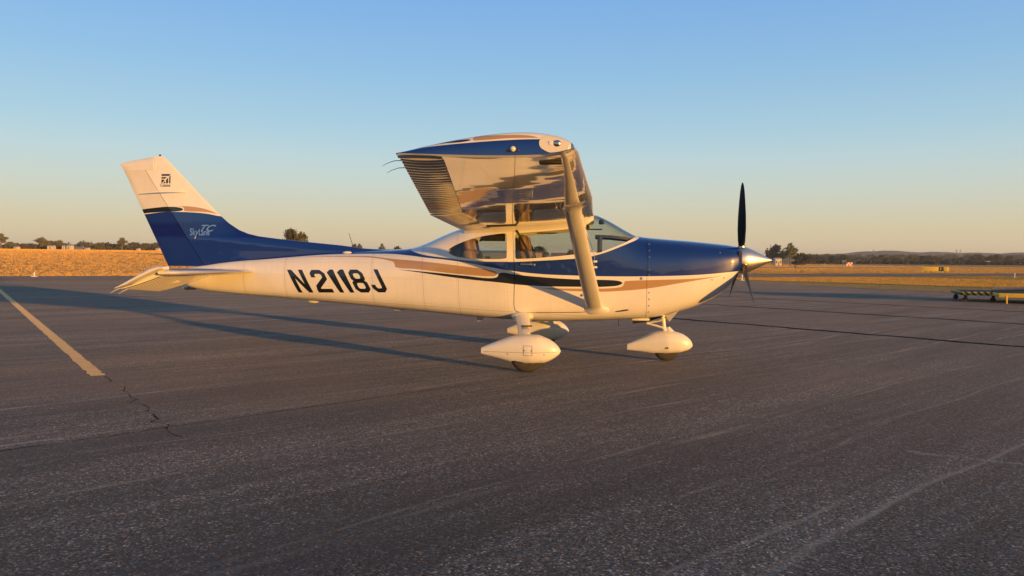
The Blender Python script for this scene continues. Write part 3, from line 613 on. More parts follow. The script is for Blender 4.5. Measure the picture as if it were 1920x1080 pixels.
for s in (-1, 1):
    rings = []
    for y in YS:
        hf = (L_(LEx, y) - L_(HGx, y)) / (L_(LEx, y) - L_(TEx, y)); fr = [0.5 * hf * (1 - math.cos(math.pi * i / 26)) for i in range(27)]
        rings.append([wpt(y, f_, 'U', s) for f_ in fr[::-1]] + [wpt(y, f_, 'L', s) for f_ in fr[1:]])
    wg = loftobj('wing', rings, [M['wing']], ap, 30); WING[s] = wg
    # tip with the upper skin falling to a sharp lower edge
    rings = []
    for k in range(9):
        a = k / 8 * math.pi / 2; tq = math.sin(a); y = 5.402 + 0.088 * tq; sq = max(0.02, (1 - tq ** 2.6) ** (1 / 2.6)); fr = [0.5 * (1 - math.cos(math.pi * i / 28)) for i in range(29)]
        ins = 0.05 * (1 - math.cos(a))
        ring = [wpt(y, ins * 0.5 + f_ * (1 - ins), 'U', s, sq) for f_ in fr[::-1]] + [wpt(y, ins * 0.5 + f_ * (1 - ins), 'L', s) for f_ in fr[1:-1]]
        rings.append(ring)
    tipo = loftobj('wing_tip', rings, [M['tip']], wg, 40)
    tb = bmesh.new(); tb.from_mesh(tipo.data); tbv = BVHTree.FromBMesh(tb)
    # landing and position lamp window in the leading corner of the tip
    def tip_y(x, z):
        hh = tbv.ray_cast(Vector((x, s * 7, z)), Vector((0, -s, 0))); return hh[0].y if hh[0] else None
    gv_, gf_, idx = [], [], {}; NI, NJ = 34, 18
    def zrange(x):
        zs = [z for z in np.linspace(1.90, 2.12, 111) if (lambda y: y is not None and abs(y) > 5.41)(tip_y(x, z))]
        return (zs[0] + 0.008, zs[-1] - 0.002) if len(zs) > 8 else None
    for i in range(NI + 1):
        for j in range(NJ + 1):
            w = j / NJ; xa = -0.985 + 0.085 * abs(w * 1.9 - 0.95) ** 2.4; x = xa + (-0.785 - xa) * i / NI; zr_ = zrange(x)
            if zr_ is None: continue
            z = zr_[0] + (zr_[1] - zr_[0]) * w; y = tip_y(x, z)
            if y is not None: idx[i, j] = len(gv_); gv_.append((x, y + s * 0.004, z))
    for i in range(NI):
        for j in range(NJ):
            q = [(i, j), (i + 1, j), (i + 1, j + 1), (i, j + 1)]
            if all(k in idx for k in q): gf_.append([idx[k] for k in (q if s > 0 else q[::-1])])
    lens = mesh('position_light', gv_, gf_, [M['lampcream']], wg, 70)
    bm = bmesh.new(); bmesh.ops.create_uvsphere(bm, u_segments=16, v_segments=10, radius=1, matrix=Matrix.Translation((-0.872, s * 5.487, 2.018)) @ Matrix.Diagonal((0.026, 0.012, 0.022, 1)))
    bmobj('lamp', bm, M['steel'], wg, 60)
    boxobj('lamp_holder', (0.035, 0.02, 0.034), (-0.910, s * 5.482, 2.018), M['white'], wg, 0.008)
    bm = bmesh.new(); bmesh.ops.create_uvsphere(bm, u_segments=16, v_segments=10, radius=0.019, matrix=Matrix.Translation((-1.15, s * 5.492, 1.985)))
    bmobj('strobe_light', bm, M['lampcream'], wg, 60)
    boxobj('strobe_base', (0.085, 0.02, 0.016), (-1.15, s * 5.485, 1.975), M['dkmetal'], wg, 0.004)
    boxobj('taxi_light_slot', (0.15, 0.10, 0.012), (-0.93, s * 5.17, 1.935), M['darktrim'], wg, 0.003)
    # beaded control surfaces
    def surface(name, ya, yb, nb, droop):
        n = nb * 4; up_, lo_ = [], []
        for i in range(n + 1):
            y = ya + (yb - ya) * i / n; hx_ = L_(HGx, y); x1 = L_(TEx, y); x0 = L_(LEx, y); bead = (0.0, 0.0, 1.0, 1.0)[i % 4]
            ur, lr = [], []
            for j in range(7):
                q = j / 6; x = hx_ - 0.003 + (x1 - hx_ + 0.003) * q; f_ = (x0 - x) / (x0 - x1); amp = 0.017 * math.sin(math.pi * min(1, max(0, 0.06 + q * 0.88))) ** 0.5
                a = wpt(y, f_, 'U', s); b = wpt(y, f_, 'L', s)
                if j == 6: a.z += 0.0015; b.z -= 0.0015
                a.z += amp * bead; b.z -= amp * bead; dz = -droop * q * (hx_ - x1); a.z += dz; b.z += dz
                ur.append(a); lr.append(b)
            up_.append(ur + lr[::-1])
        return loftobj(name, up_, [M['bead']], wg, 12)
    surface('flap', 0.66, 2.56, 19, 0.02); surface('aileron', 2.60, 5.38, 27, 0.0)
    # hinge brackets, flap track, wicks, tie-down, pitot
    p = wpt(0.92, 0.56, 'L', s); q_ = wpt(0.92, 0.86, 'L', s)
    bm = bmesh.new(); rbox(bm, ((p - q_).length, 0.035, 0.014), (p + q_) / 2 + Vector((0, 0, -0.006)), 0.003, 2, Matrix.Rotation(-math.atan2(p.z - q_.z, p.x - q_.x), 3, 'Y')); bmobj('flap_track', bm, M['darktrim'], wg, 40)
    for y in (4.95, 5.2):
        p = Vector((L_(TEx, y) + 0.01, s * y, L_(TEz, y)))
        tubeobj('static_wick', [p, p + Vector((-0.06, 0, -0.002)), p + Vector((-0.11, 0, -0.018)), p + Vector((-0.145, 0, -0.038))], [0.003, 0.0025, 0.002, 0.0012], M['dkmetal'], wg, 5)
    p = wpt(2.75, 0.2, 'L', s); tubeobj('tie_down_ring', [p + Vector((0.0, 0, 0.01)), p + Vector((0.03, 0, -0.02)), p + Vector((0.0, 0, -0.04)), p + Vector((-0.03, 0, -0.02)), p + Vector((-0.005, 0, 0.01))], 0.006, M['steel'], wg, 5)
    # strut
    A = Vector((-0.635, s * 0.53, 0.685)); B = Vector((-0.865, s * 2.52, wpt(2.52, 0.13, 'L', s).z - 0.005)); d = (B - A).normalized()
    cx = Vector((1, 0, 0)) - d * d.x; cx.normalize(); cz = d.cross(cx)
    def ell(p, ch, th, n=20):
        o = []
        for i in range(n):
            a = 2 * math.pi * i / n; u = math.cos(a); w = math.sin(a)
            o.append(p + cx * ch * (u * 0.5 if u > 0 else u * 0.5) + cz * th * w * 0.5 * (1.0 if u > 0 else 1 - 0.45 * u * u))
        return o
    st = loftobj('wing_strut', [ell(A + (B - A) * q, 0.205 - 0.035 * q, 0.072) for q in (0.0, 0.3, 0.6, 0.975)], [M['white']], ap, 50)
    r0 = ell(A + (B - A) * 0.945, 0.174, 0.074); zw = B.z + 0.014
    def flare(k, sc):
        o = []
        for p in r0:
            w = p + d * ((zw - p.z) / d.z); g_ = B + (w - B) * sc; g_.z = zw; o.append(p.lerp(g_, k))
        return o
    rings = [flare(0, 1), flare(0.45, 1.05), flare(0.75, 1.2), flare(0.93, 1.45), flare(1.0, 1.75)]
    loftobj('strut_fairing', rings, [M['white']], st, 50)
    rings = []
    for off, ch, th in ((-0.05, 0.38, 0.12), (-0.012, 0.345, 0.105), (0.008, 0.29, 0.092), (0.03, 0.235, 0.082), (0.06, 0.206, 0.074)):
        p = A + d * (off + 0.02); rings.append(ell(p, ch, th))
    loftobj('strut_fairing', rings, [M['white']], st, 50)
    # root fairing above the doors
    rings = []
    for x in np.linspace(-0.66, -2.3, 24):
        f_ = (-.664 - x) / 1.636; f_ = min(1, max(0.0, f_)); zl = wpt(0.62, f_, 'L', s).z; y0 = side_y(min(-0.01, x), min(zl - 0.05, itp(x, ZT) - 0.04), s)
        e = 0.5 if x > -0.70 or x < -2.25 else 1.0
        rings.append([Vector((x, y0 - s * 0.02, zl - 0.055)), Vector((x, y0 + s * 0.008 * e, zl - 0.05)), Vector((x, y0 + s * 0.022 * e, zl - 0.025)), Vector((x, y0 + s * 0.06 * e, zl + 0.003)), Vector((x, y0 + s * 0.075 * e, zl + 0.02)), Vector((x, y0 - s * 0.05, zl + 0.03))])
    loftobj('root_fairing', rings, [M['white']], wg, 50)

# fin and rudder
FLE = [(1.08, -3.10), (1.40, -3.12), (1.425, -3.60), (1.435, -3.756), (1.473, -4.052), (1.50, -4.349), (1.528, -4.648), (1.559, -4.949), (1.591, -5.214), (1.626, -5.366), (1.677, -5.495), (1.764, -5.632), (1.881, -5.769), (1.968, -5.86), (2.60, -6.482), (2.66, -6.545), (2.690, -6.60)]
FHG = [(1.08, -5.90), (1.213, -5.98), (2.503, -6.828), (2.5045, -6.70), (2.69, -6.692)]
RTE = [(1.17, -6.515), (2.48, -7.150), (2.53, -7.175), (2.581, -7.232), (2.60, -7.20)]
RTOP = [(-6.69, 2.680), (-7.017, 2.631), (-7.232, 2.585)]
def thick(q): return 2.6 * (0.2969 * math.sqrt(q) - 0.126 * q - 0.3516 * q * q + 0.2843 * q ** 3 - 0.1015 * q ** 4) * 2
def finhw(z): return 0.066 - 0.022 * max(0, (z - 1.2)) / 1.5
rings = []; NQ = 26
for z in sorted(set([1.08, 1.2, 1.3, 1.38] + [a for a, b in FLE[1:]] + [2.1, 2.25, 2.4, 2.502, 2.5046, 2.55])):
    xl, xh = L_(FLE, z), L_(FHG, z); full = max(0.9, min(1.6, (xl - xh) / 0.68)); hw_ = finhw(z); ring = []
    if z > 2.63: hw_ *= 0.75
    if z > 2.685: hw_ *= 0.3
    chord = xl - xh
    for sgn in (1, -1):
        for i in range(NQ + 1):
            q = (i / NQ) ** 1.5 if sgn == 1 else (1 - i / NQ) ** 1.5
            if sgn == -1 and i in (NQ,): continue
            d_ = q * chord; y = hw_ * min(1.0, (min(d_, 1.3) / 0.55) ** 0.5 * 0.75 if d_ < 0.9 else 1.0) * (1 - 0.25 * max(0, (q - 0.5)))
            ring.append(Vector((xl - d_, sgn * y, z)))
    rings.append(ring)
fin = loftobj('fin', rings, [M['fin']], ap, 40)
rings = []
for z in [1.175, 1.3, 1.5, 1.7, 1.9, 2.1, 2.3, 2.45, 2.500, 2.5015, 2.54, 2.575, 2.60, 2.63, 2.655, 2.675]:
    if z <= 2.5005: xh = float(np.interp(z, [1.213, 2.503], [-5.98, -6.828])) - 0.012 + (0 if z > 1.2 else 0.02)
    else: xh = -6.703
    xt = L_(RTE, min(z, 2.581))
    if z > 2.581: xt = float(np.interp(-z, [-2.680, -2.631, -2.585], [-6.72, -7.017, -7.228]))
    hw_ = finhw(z) * 0.74 * (1 if z < 2.62 else 0.7); ring = []
    for sgn in (1, -1):
        for i in range(9):
            q = i / 8 if sgn == 1 else 1 - i / 8
            if sgn == -1 and i == 0: continue
            ring.append(Vector((xh + (xt - xh) * q, sgn * (hw_ * (1 - q) + 0.003), z)))
    rings.append(ring)
rud = loftobj('rudder', rings, [M['fin']], fin, 40)
bm = bmesh.new(); bmesh.ops.create_uvsphere(bm, u_segments=12, v_segments=8, radius=0.014, matrix=Matrix.Translation((-6.625, 0, 2.700))); bmobj('beacon', bm, M['dkmetal'], fin, 60)
# blade antennas of the navigation receiver, either side of the fin
for s in (-1, 1):
    tubeobj('navigation_antenna', [(-6.24, s * 0.03, 2.198), (-6.40, s * 0.14, 2.190), (-6.70, s * 0.20, 2.175)], [0.012, 0.011, 0.006], M['white'], fin, 6)
# stabilizer and drooped elevator
ELD = math.tan(R(21))
for s in (-1, 1):
    rings = []
    for y, xl, xh in ((0.02, -5.17, -5.78), (0.12, -5.18, -5.78), (0.5, -5.235, -5.76), (1.0, -5.31, -5.74), (1.5, -5.39, -5.72), (1.62, -5.42, -5.715), (1.68, -5.47, -5.71), (1.70, -5.54, -5.705)):
        th = 0.048 * (1 if y < 1.6 else (0.8 if y < 1.65 else (0.6 if y < 1.69 else 0.3))); r = []
        for i in range(13):
            q = i / 12; r.append(Vector((xh + (xl - xh) * q, s * y, 1.110 + th * (math.sqrt(max(0, 1 - q ** 2.4)) * 0.9))))
        for i in range(1, 12):
            q = 1 - i / 12; r.append(Vector((xh + (xl - xh) * q, s * y, 1.110 - th * (math.sqrt(max(0, 1 - q ** 2.4)) * 0.9))))
        rings.append(r)
    stb = loftobj('stabilizer', rings, [M['white']], ap, 40)
    n = 13 * 4; rings = []
    for i in range(n + 1):
        q = i / n; y = 0.16 + (1.62 - 0.16) * q; xh = -5.79 + 0.065 * q; xt = -6.50 + 0.30 * q + (0.10 * max(0, 1 - q / 0.12)); bead = (-1.0, 1.0, 1.0, 1.0)[i % 4] if 0 < i < n else 1.0; u_, l_ = [], []
        for j in range(7):
            w = j / 6; x = xh + (xt - xh) * w; zc = 1.108 - (xh - x) * ELD; th = 0.030 * (1 - w) + 0.0015; b = 0.020 * bead * math.sin(math.pi * (0.08 + 0.84 * w)) ** .5
            u_.append(Vector((x, s * y, zc + th + b))); l_.append(Vector((x, s * y, zc - th - b)))
        rings.append(u_ + l_[::-1])
    el = loftobj('elevator', rings, [M['bead']], stb, 8)
    rings = []
    for y, k in ((1.625, 1.0), (1.70, 1.0), (1.745, 0.85), (1.765, 0.4)):
        top = [(-5.60, 1.185), (-5.68, 1.189), (-5.76, 1.172), (-5.95, 1.068), (-6.10, 0.985), (-6.20, 0.930)]; bot = [(-6.19, 0.924), (-6.05, 0.965), (-5.86, 1.060), (-5.74, 1.105), (-5.66, 1.140), (-5.60, 1.150)]
        cen = [( (a[0] + b[0]) / 2, (a[1] + b[1]) / 2) for a, b in zip(top, bot[::-1])]
        rings.append([Vector((c_[0] + (p[0] - c_[0]) * k, s * y, c_[1] + (p[1] - c_[1]) * k)) for p, c_ in zip(top, cen)] + [Vector((c_[0] + (p[0] - c_[0]) * k, s * y, c_[1] + (p[1] - c_[1]) * k)) for p, c_ in zip(bot, cen[::-1])])
    loftobj('elevator_horn', rings, [M['white']], el, 40)
    for y, x in ((1.66, -6.19), (1.42, -6.24)):
        z = 1.108 - (-5.72 - x) * ELD
        tubeobj('static_wick', [(x + 0.01, s * y, z), (x - 0.05, s * y, z - 0.022), (x - 0.12, s * y, z - 0.062)], [0.005, 0.0045, 0.002], M['white'], el, 5)
    tubeobj('trim_rod', [(-5.95, s * 0.75, 0.985), (-6.10, s * 0.75, 0.955), (-6.22, s * 0.75, 0.93)], [0.006, 0.012, 0.012], M['white'], el, 6)
boxobj('tail_cone', (0.22, 0.10, 0.14), (-6.28, 0, 1.06), M['white'], fus, 0.04, seg=3)
tubeobj('tail_tie_down', [(-6.22, 0, 0.885), (-6.26, 0, 0.855), (-6.12, 0, 0.862)], 0.012, M['dkmetal'], fus, 6)

# undercarriage
PT = [(-1.936, .275), (-1.88, .30), (-1.761, .350), (-1.576, .417), (-1.422, .438), (-1.269, .434), (-1.146, .387), (-1.09, .350), (-1.054, .316), (-1.03, .285), (-1.015, .25)]
PB = [(-1.936, .201), (-1.88, .186), (-1.76, .158), (-1.574, .106), (-1.422, .096), (-1.327, .096), (-1.205, .11), (-1.15, .13), (-1.083, .168), (-1.03, .212), (-1.015, .245)]
def pant(name, PT, PB, y0, wmax, parent, n=24):
    x0, x1 = PT[0][0], PT[-1][0]; xs = [x0 + (x1 - x0) * (1 - (1 - k / 30) ** 1.7) for k in range(30)] + [x1 - 0.0015]; rings = []
    for x in xs:
        zt = float(np.interp(x, [a for a, b in PT], [b for a, b in PT])); zb = float(np.interp(x, [a for a, b in PB], [b for a, b in PB])); q = (x - x0) / (x1 - x0)
        w = wmax * (0.16 + 0.84 * min(1, (q / 0.62)) ** 0.9 if q < 0.62 else math.sqrt(max(0.0004, 1 - ((q - 0.62) / 0.385) ** 2.3)))
        zm = zt * 0.48 + zb * 0.52; r = []
        for i in range(n):
            a = 2 * math.pi * i / n; e = 2.5; ca, sa = math.cos(a), math.sin(a)
            r.append(Vector((x, y0 + w * math.copysign(abs(ca) ** (2 / e), ca), zm + (zt - zm if sa > 0 else zm - zb) * math.copysign(abs(sa) ** (2 / e), sa))))
        rings.append(r)
    return loftobj(name, rings, [M['white']], parent, 40)
def tyre(x, y, r, w, parent):
    prof = [(-0.5, 0.45), (-0.5, 0.72), (-0.44, 0.88), (-0.28, 0.97), (0, 1.0), (0.28, 0.97), (0.44, 0.88), (0.5, 0.72), (0.5, 0.45)]; N = 32
    rings = [[Vector((x + r * b * math.cos(t), y + a * w, max(0.0, r * 0.985 + r * b * math.sin(t)))) for a, b in prof] for t in [2 * math.pi * i / N for i in range(N)]]
    rings.append(rings[0]); return loftobj('tire', rings, [M['rubber']], parent, 50, closed=True, cap=False)
for s in (-1, 1):
    pn = pant('wheel_fairing', PT, PB, s * 1.37, 0.135, ap); tyre(-1.40, s * 1.37, 0.205, 0.155, pn)
    y = s * (1.37 + 0.131)
    pb = bmesh.new(); pb.from_mesh(pn.data); pbv = BVHTree.FromBMesh(pb)
    def wrapline(pts, wd, name, mat, parent):
        v, f = [], []; P = []
        for i in range(len(pts) - 1):
            for k in range(8): P.append(Vector(pts[i]).lerp(Vector(pts[i + 1]), k / 8))
        P.append(Vector(pts[-1]))
        for i, p in enumerate(P):
            dd = (P[min(i + 1, len(P) - 1)] - P[max(0, i - 1)]).normalized(); nn = Vector((-dd.y, dd.x)) * wd / 2
            for e in (1, -1):
                g_ = p + nn * e; hh = pbv.ray_cast(Vector((g_.x, s * 4, g_.y)), Vector((0, -s, 0))); v.append((g_.x, (hh[0].y if hh[0] else s * 1.45) + s * 0.0025, g_.y))
            if i: f.append((2 * i - 2, 2 * i - 1, 2 * i + 1, 2 * i))
        return mesh(name, v, f, mat, parent)
    wrapline([(-1.435, 0.205), (-1.335, 0.205), (-1.335, 0.315), (-1.435, 0.315), (-1.435, 0.205)], 0.005, 'access_panel_seam', M['pale'], pn)
    wrapline([(-1.90, 0.232), (-1.6, 0.235), (-1.30, 0.238), (-1.06, 0.245)], 0.004, 'fairing_seam', M['pale'], pn)
    for (x, z) in ((-1.425, 0.26), (-1.345, 0.26), (-1.62, 0.215), (-1.20, 0.215)):
        hh = pbv.ray_cast(Vector((x, s * 4, z)), Vector((0, -s, 0)))
        if hh[0]:
            bm = bmesh.new(); bmesh.ops.create_cone(bm, cap_ends=True, segments=8, radius1=0.007, radius2=0.006, depth=0.004, matrix=Matrix.Translation((x, hh[0].y + s * 0.001, z)) @ Matrix.Rotation(math.pi / 2, 4, 'X')); bmobj('screw', bm, M['dkmetal'], pn)
    lg = loftobj('gear_leg', [[Vector((cxx + ch * 0.5 * math.cos(a), s * yy, zz + 0.04 * math.sin(a) * ch / 0.18)) for a in [2 * math.pi * i / 20 for i in range(20)]] for cxx, yy, zz, ch in ((-1.545, 0.40, 0.63, 0.20), (-1.535, 0.58, 0.582, 0.19), (-1.49, 0.85, 0.50, 0.165), (-1.46, 1.1, 0.445, 0.15), (-1.44, 1.36, 0.385, 0.14))], [M['white']], ap, 60)
    loftobj('leg_fairing', [[Vector((-1.545 + ch * 0.5 * math.cos(a), s * yy, zz + th * math.sin(a))) for a in [2 * math.pi * i / 20 for i in range(20)]] for yy, zz, ch, th in ((0.36, 0.60, 0.34, 0.11), (0.47, 0.585, 0.30, 0.075), (0.54, 0.58, 0.255, 0.058), (0.60, 0.572, 0.205, 0.047))], [M['white']], lg, 60)
    boxobj('boarding_step', (0.13, 0.07, 0.012), (-1.44, s * 1.03, 0.505), M['darktrim'], lg, 0.004)
NPT = [(-0.208, .211), (-.15, .238), (-0.046, .287), (.123, .368), (.259, .393), (.395, .385), (.50, .352), (.565, .312), (.605, .272), (.622, .238), (.63, .205)]
NPB = [(-0.208, .128), (-0.044, .112), (.127, .088), (.297, .089), (.467, .106), (.568, .138), (.605, .162), (.622, .180), (.63, .200)]
npn = pant('wheel_fairing', NPT, NPB, 0, 0.125, ap); tyre(0.298, 0, 0.172, 0.125, npn)
bm = bmesh.new(); bmesh.ops.create_cone(bm, cap_ends=True, segments=10, radius1=0.012, radius2=0.012, depth=0.01, matrix=Matrix.Translation((0.30, -0.123, 0.175)) @ Matrix.Rotation(math.pi / 2, 4, 'X')); bmobj('axle_cap', bm, M['dkmetal'], npn)
ng = tubeobj('nose_gear_leg', [(0.235, 0, 0.66), (0.245, 0, 0.55), (0.262, 0, 0.44), (0.28, 0, 0.36)], [0.035, 0.034, 0.026, 0.05], M['white'], ap, 12)
bm = bmesh.new()
for s in (-1, 1):
    tube(bm, [(0.22, s * 0.03, 0.525), (0.05, s * 0.012, 0.485)], [0.016, 0.011], 6); tube(bm, [(0.05, s * 0.012, 0.48), (0.25, s * 0.03, 0.43)], [0.011, 0.016], 6)
rbox(bm, (0.03, 0.05, 0.03), (0.05, 0, 0.483), 0.005); bmobj('torque_link', bm, M['white'], ng, 50)
tubeobj('shimmy_damper', [(0.20, -0.06, 0.60), (0.02, -0.06, 0.555)], 0.014, M['white'], ng, 6)
bm = bmesh.new(); tube(bm, [(0.31, 0, 0.43), (0.34, 0, 0.36)], [0.03, 0.06], 8); bmobj('fork', bm, M['white'], ng, 50)

# propeller
PX, PZ = 1.228, 1.312
prop = loftobj('propeller', [[Vector((x, r * math.cos(a), PZ + r * math.sin(a))) for a in [2 * math.pi * i / 32 for i in range(32)]] for x, r in ((1.185, 0.166), (1.20, 0.171), (1.21, 0.171), (1.24, 0.17), (1.27, 0.165))], [M['spinner']], ap, 50)
sp = [(1.212, 0.172), (1.24, 0.172), (1.275, 0.168), (1.31, 0.158), (1.36, 0.137), (1.41, 0.113), (1.46, 0.087), (1.51, 0.061), (1.55, 0.040), (1.585, 0.022), (1.605, 0.012), (1.614, 0.004)]
loftobj('spinner', [[Vector((x, r * math.cos(a), PZ + r * math.sin(a))) for a in [2 * math.pi * i / 48 for i in range(48)]] for x, r in sp], [M['spinner']], prop, 60)
BS = [(.12, .07, 62, .05), (.17, .085, 60, .045), (.25, .125, 50, .028), (.4, .165, 38, .02), (.57, .175, 31, .015), (.75, .155, 25, .011), (.88, .122, 22, .008), (.95, .085, 20, .006), (.98, .05, 19, .004), (.992, .02, 19, .003)]
for ang in (90, 210, 330):
    er = Vector((0, math.cos(R(ang)), math.sin(R(ang)))); et = Vector((1, 0, 0)).cross(er); rings = []
    for r, ch, be, th in BS:
        cd = et * math.cos(R(be)) + Vector((1, 0, 0)) * math.sin(R(be)); nd = cd.cross(er); o = Vector((PX, 0, PZ)) + er * r
        rings.append([o + cd * ch * 0.43 * math.cos(a) + nd * th * 0.5 * math.sin(a) for a in [2 * math.pi * i / 16 for i in range(16)]])
    bl = loftobj('blade', rings, [M['blade']], prop, 60)
    o = Vector((PX, 0, PZ))
    loftobj('blade_collar', [[o + er * r + (Vector((1, 0, 0)) * math.cos(a) + et * math.sin(a)) * w for a in [2 * math.pi * i / 16 for i in range(16)]] for r, w in ((.10, .052), (.178, .050), (.182, .042))], [M['steel']], bl, 50)

# antennas and small fittings
tubeobj('whip_antenna', [(-3.905, 0.06, 1.37), (-3.912, 0.06, 1.468), (-3.965, 0.06, 1.64)], [0.006, 0.0045, 0.003], M['dkmetal'], fus, 5)
for nm, x, z, L, h, y in (('belly_antenna', -4.44, 0.715, 0.17, 0.03, 0), ('belly_antenna', -3.26, 0.620, 0.20, 0.022, 0), ('dome_antenna', -3.93, 1.372, 0.13, 0.022, -0.13)):
    bm = bmesh.new(); bmesh.ops.create_uvsphere(bm, u_segments=14, v_segments=8, radius=1, matrix=Matrix.Translation((x, y, z)) @ Matrix.Diagonal((L / 2, 0.03, h, 1))); bmobj(nm, bm, M['white'], fus, 60)
bm = bmesh.new(); vv = [bm.verts.new(p) for p in [(-2.20, 0, 0.54), (-2.09, 0, 0.535), (-2.13, 0, 0.478), (-2.19, 0, 0.47)]]; bm.faces.new(vv)
bmesh.ops.solidify(bm, geom=list(bm.faces), thickness=0.015); bmobj('belly_fin_antenna', bm, M['white'], fus)
for x, z in ((-0.02, 1.075), (-0.75, 0.86)):
    y = side_y(min(x, -0.02), z, -1); bm = bmesh.new()
    bmesh.ops.create_cone(bm, cap_ends=True, segments=14, radius1=0.02, radius2=0.016, depth=0.006, matrix=Matrix.Translation((x - 0.05, y - 0.001, z)) @ Matrix.Rotation(math.pi / 2, 4, 'X')); bmobj('drain_cap', bm, M['steel'], fus)
tubeobj('fuel_vent', [(-0.42, -0.50, 0.655), (-0.30, -0.54, 0.67), (-0.22, -0.545, 0.685)], 0.008, M['darktrim'], fus, 6)
tubeobj('drain_tube', [(-0.33, -0.35, 0.55), (-0.33, -0.35, 0.47)], 0.008, M['darktrim'], fus, 6)
tubeobj('temperature_probe', [(-0.83, 0, 1.70), (-0.55, 0.0, 1.70)], 0.010, M['darktrim'], fus, 6)

# cabin
def seat(x, y, parent, k=1.0):
    bm = bmesh.new(); rbox(bm, (0.50, 0.46, 0.14), (x + 0.20, y, 0.93), 0.05, 3); rbox(bm, (0.40, 0.34, 0.20), (x + 0.18, y, 0.77), 0.02)
    st_ = bmobj('seat', bm, M['leather'], parent, 45)
    rot = Matrix.Rotation(R(-12), 3, 'Y'); bm = bmesh.new(); rbox(bm, (0.13, 0.44, 0.52), (x - 0.09, y, 1.17), 0.05, 3, rot); bmobj('backrest', bm, M['leather'], st_, 45)
    bm = bmesh.new(); rbox(bm, (0.10, 0.26, 0.20), (x - 0.155, y, 1.515 * k), 0.045, 3, rot); bmobj('headrest', bm, M['leather'], st_, 45)
    for d_ in (-0.07, 0.07): tubeobj('headrest_post', [(x - 0.14, y + d_, 1.40), (x - 0.15, y + d_, 1.47)], 0.007, M['steel'], st_, 6)
for y in (-0.26, 0.26): seat(-1.40, y, ap); seat(-2.12, y, ap, 0.975)
boxobj('cabin_floor', (2.4, 0.84, 0.03), (-1.35, 0, 0.70), M['lining'], fus)
boxobj('cabin_bulkhead', (0.03, 0.62, 0.74), (-2.72, 0, 1.04), M['lining'], fus)
bm = bmesh.new(); rbox(bm, (0.06, 0.98, 0.50), (-0.58, 0, 1.36), 0.02); pnl = bmobj('instrument_panel', bm, M['panel'], ap, 40)
rings = [[Vector((x, y, z0 + (0.012 * math.cos(math.pi * y / 1.1)))) for y in np.linspace(-w, w, 9)] + [Vector((x, y, z0 - 0.03)) for y in np.linspace(w, -w, 9)] for x, w, z0 in ((-0.64, 0.48, 1.612), (-0.45, 0.48, 1.606), (-0.25, 0.42, 1.585), (-0.10, 0.36, 1.555))]
loftobj('glareshield', rings, [M['panel']], pnl, 40)
for y in (-0.26, 0.26):
    bm = bmesh.new(); tube(bm, [(-0.55, y, 1.28), (-0.76, y, 1.28)], 0.014, 8); tube(bm, [(-0.77, y - 0.14, 1.36), (-0.77, y - 0.13, 1.27), (-0.76, y, 1.25), (-0.77, y + 0.13, 1.27), (-0.77, y + 0.14, 1.36)], 0.016, 8); bmobj('control_yoke', bm, M['darktrim'], pnl, 50)
bm = bmesh.new(); rbox(bm, (0.07, 0.07, 0.06), (-0.56, 0, 1.795), 0.012); tube(bm, [(-0.62, 0, 1.87), (-0.54, 0, 1.82)], 0.012, 6); bmobj('compass', bm, M['darktrim'], fus, 40)
for y in (-0.28, 0.28):
    boxobj('sun_visor', (0.14, 0.34, 0.012), (-0.79, y, 1.735), M['darktrim'], fus, 0.004)
    pts = [(-1.62, y * 1.9, 1.67), (-1.50, y * 1.8, 1.45), (-1.42, y * 1.75, 1.20)]
    bm = bmesh.new(); tube(bm, pts, 0.014, 6); bmobj('seat_belt', bm, M['darktrim'], fus, 50)
boxobj('folded_shade', (0.30, 0.02, 0.10), (-2.02, 0.40, 1.60), M['darktrim'], fus, 0.006)
bm = bmesh.new(); bmesh.ops.create_uvsphere(bm, u_segments=14, v_segments=10, radius=1, matrix=Matrix.Translation((-2.33, -0.28, 1.38)) @ Matrix.Diagonal((0.05, 0.03, 0.055, 1))); bmobj('headset', bm, M['panel'], fus, 60)

# ---- lettering, laid on the skin
def project(v, s, off):
    return Vector((v[0], side_y(v[0], v[1], s) + s * off, v[1]))
def stroke_mesh(polys, s, name, place, parent, mat, off=0.003):
    """polys: list of 2-D outlines; each is triangulated finely and wrapped on the side"""
    bm = bmesh.new()
    for pl in polys:
        vs = [bm.verts.new((p[0], 0, p[1])) for p in pl]; bm.faces.new(vs)
    bmesh.ops.triangulate(bm, faces=bm.faces)
    for _ in range(3): bmesh.ops.subdivide_edges(bm, edges=[e for e in bm.edges if e.calc_length() > 0.09], cuts=1, use_grid_fill=True); bmesh.ops.triangulate(bm, faces=bm.faces)
    for v in bm.verts:
        q = place(v.co.x, v.co.z); v.co = project(q, s, off)
    me = bpy.data.meshes.new(name); bm.to_mesh(me); bm.free(); smooth(me, 60); return link(name, me, mat, parent)
def bar(p, q, w):
    a, b = Vector(p), Vector(q); n = Vector((-(b - a).y, (b - a).x)).normalized() * w / 2
    return [tuple(a + n), tuple(a - n), tuple(b - n), tuple(b + n)]
sw = 0.215
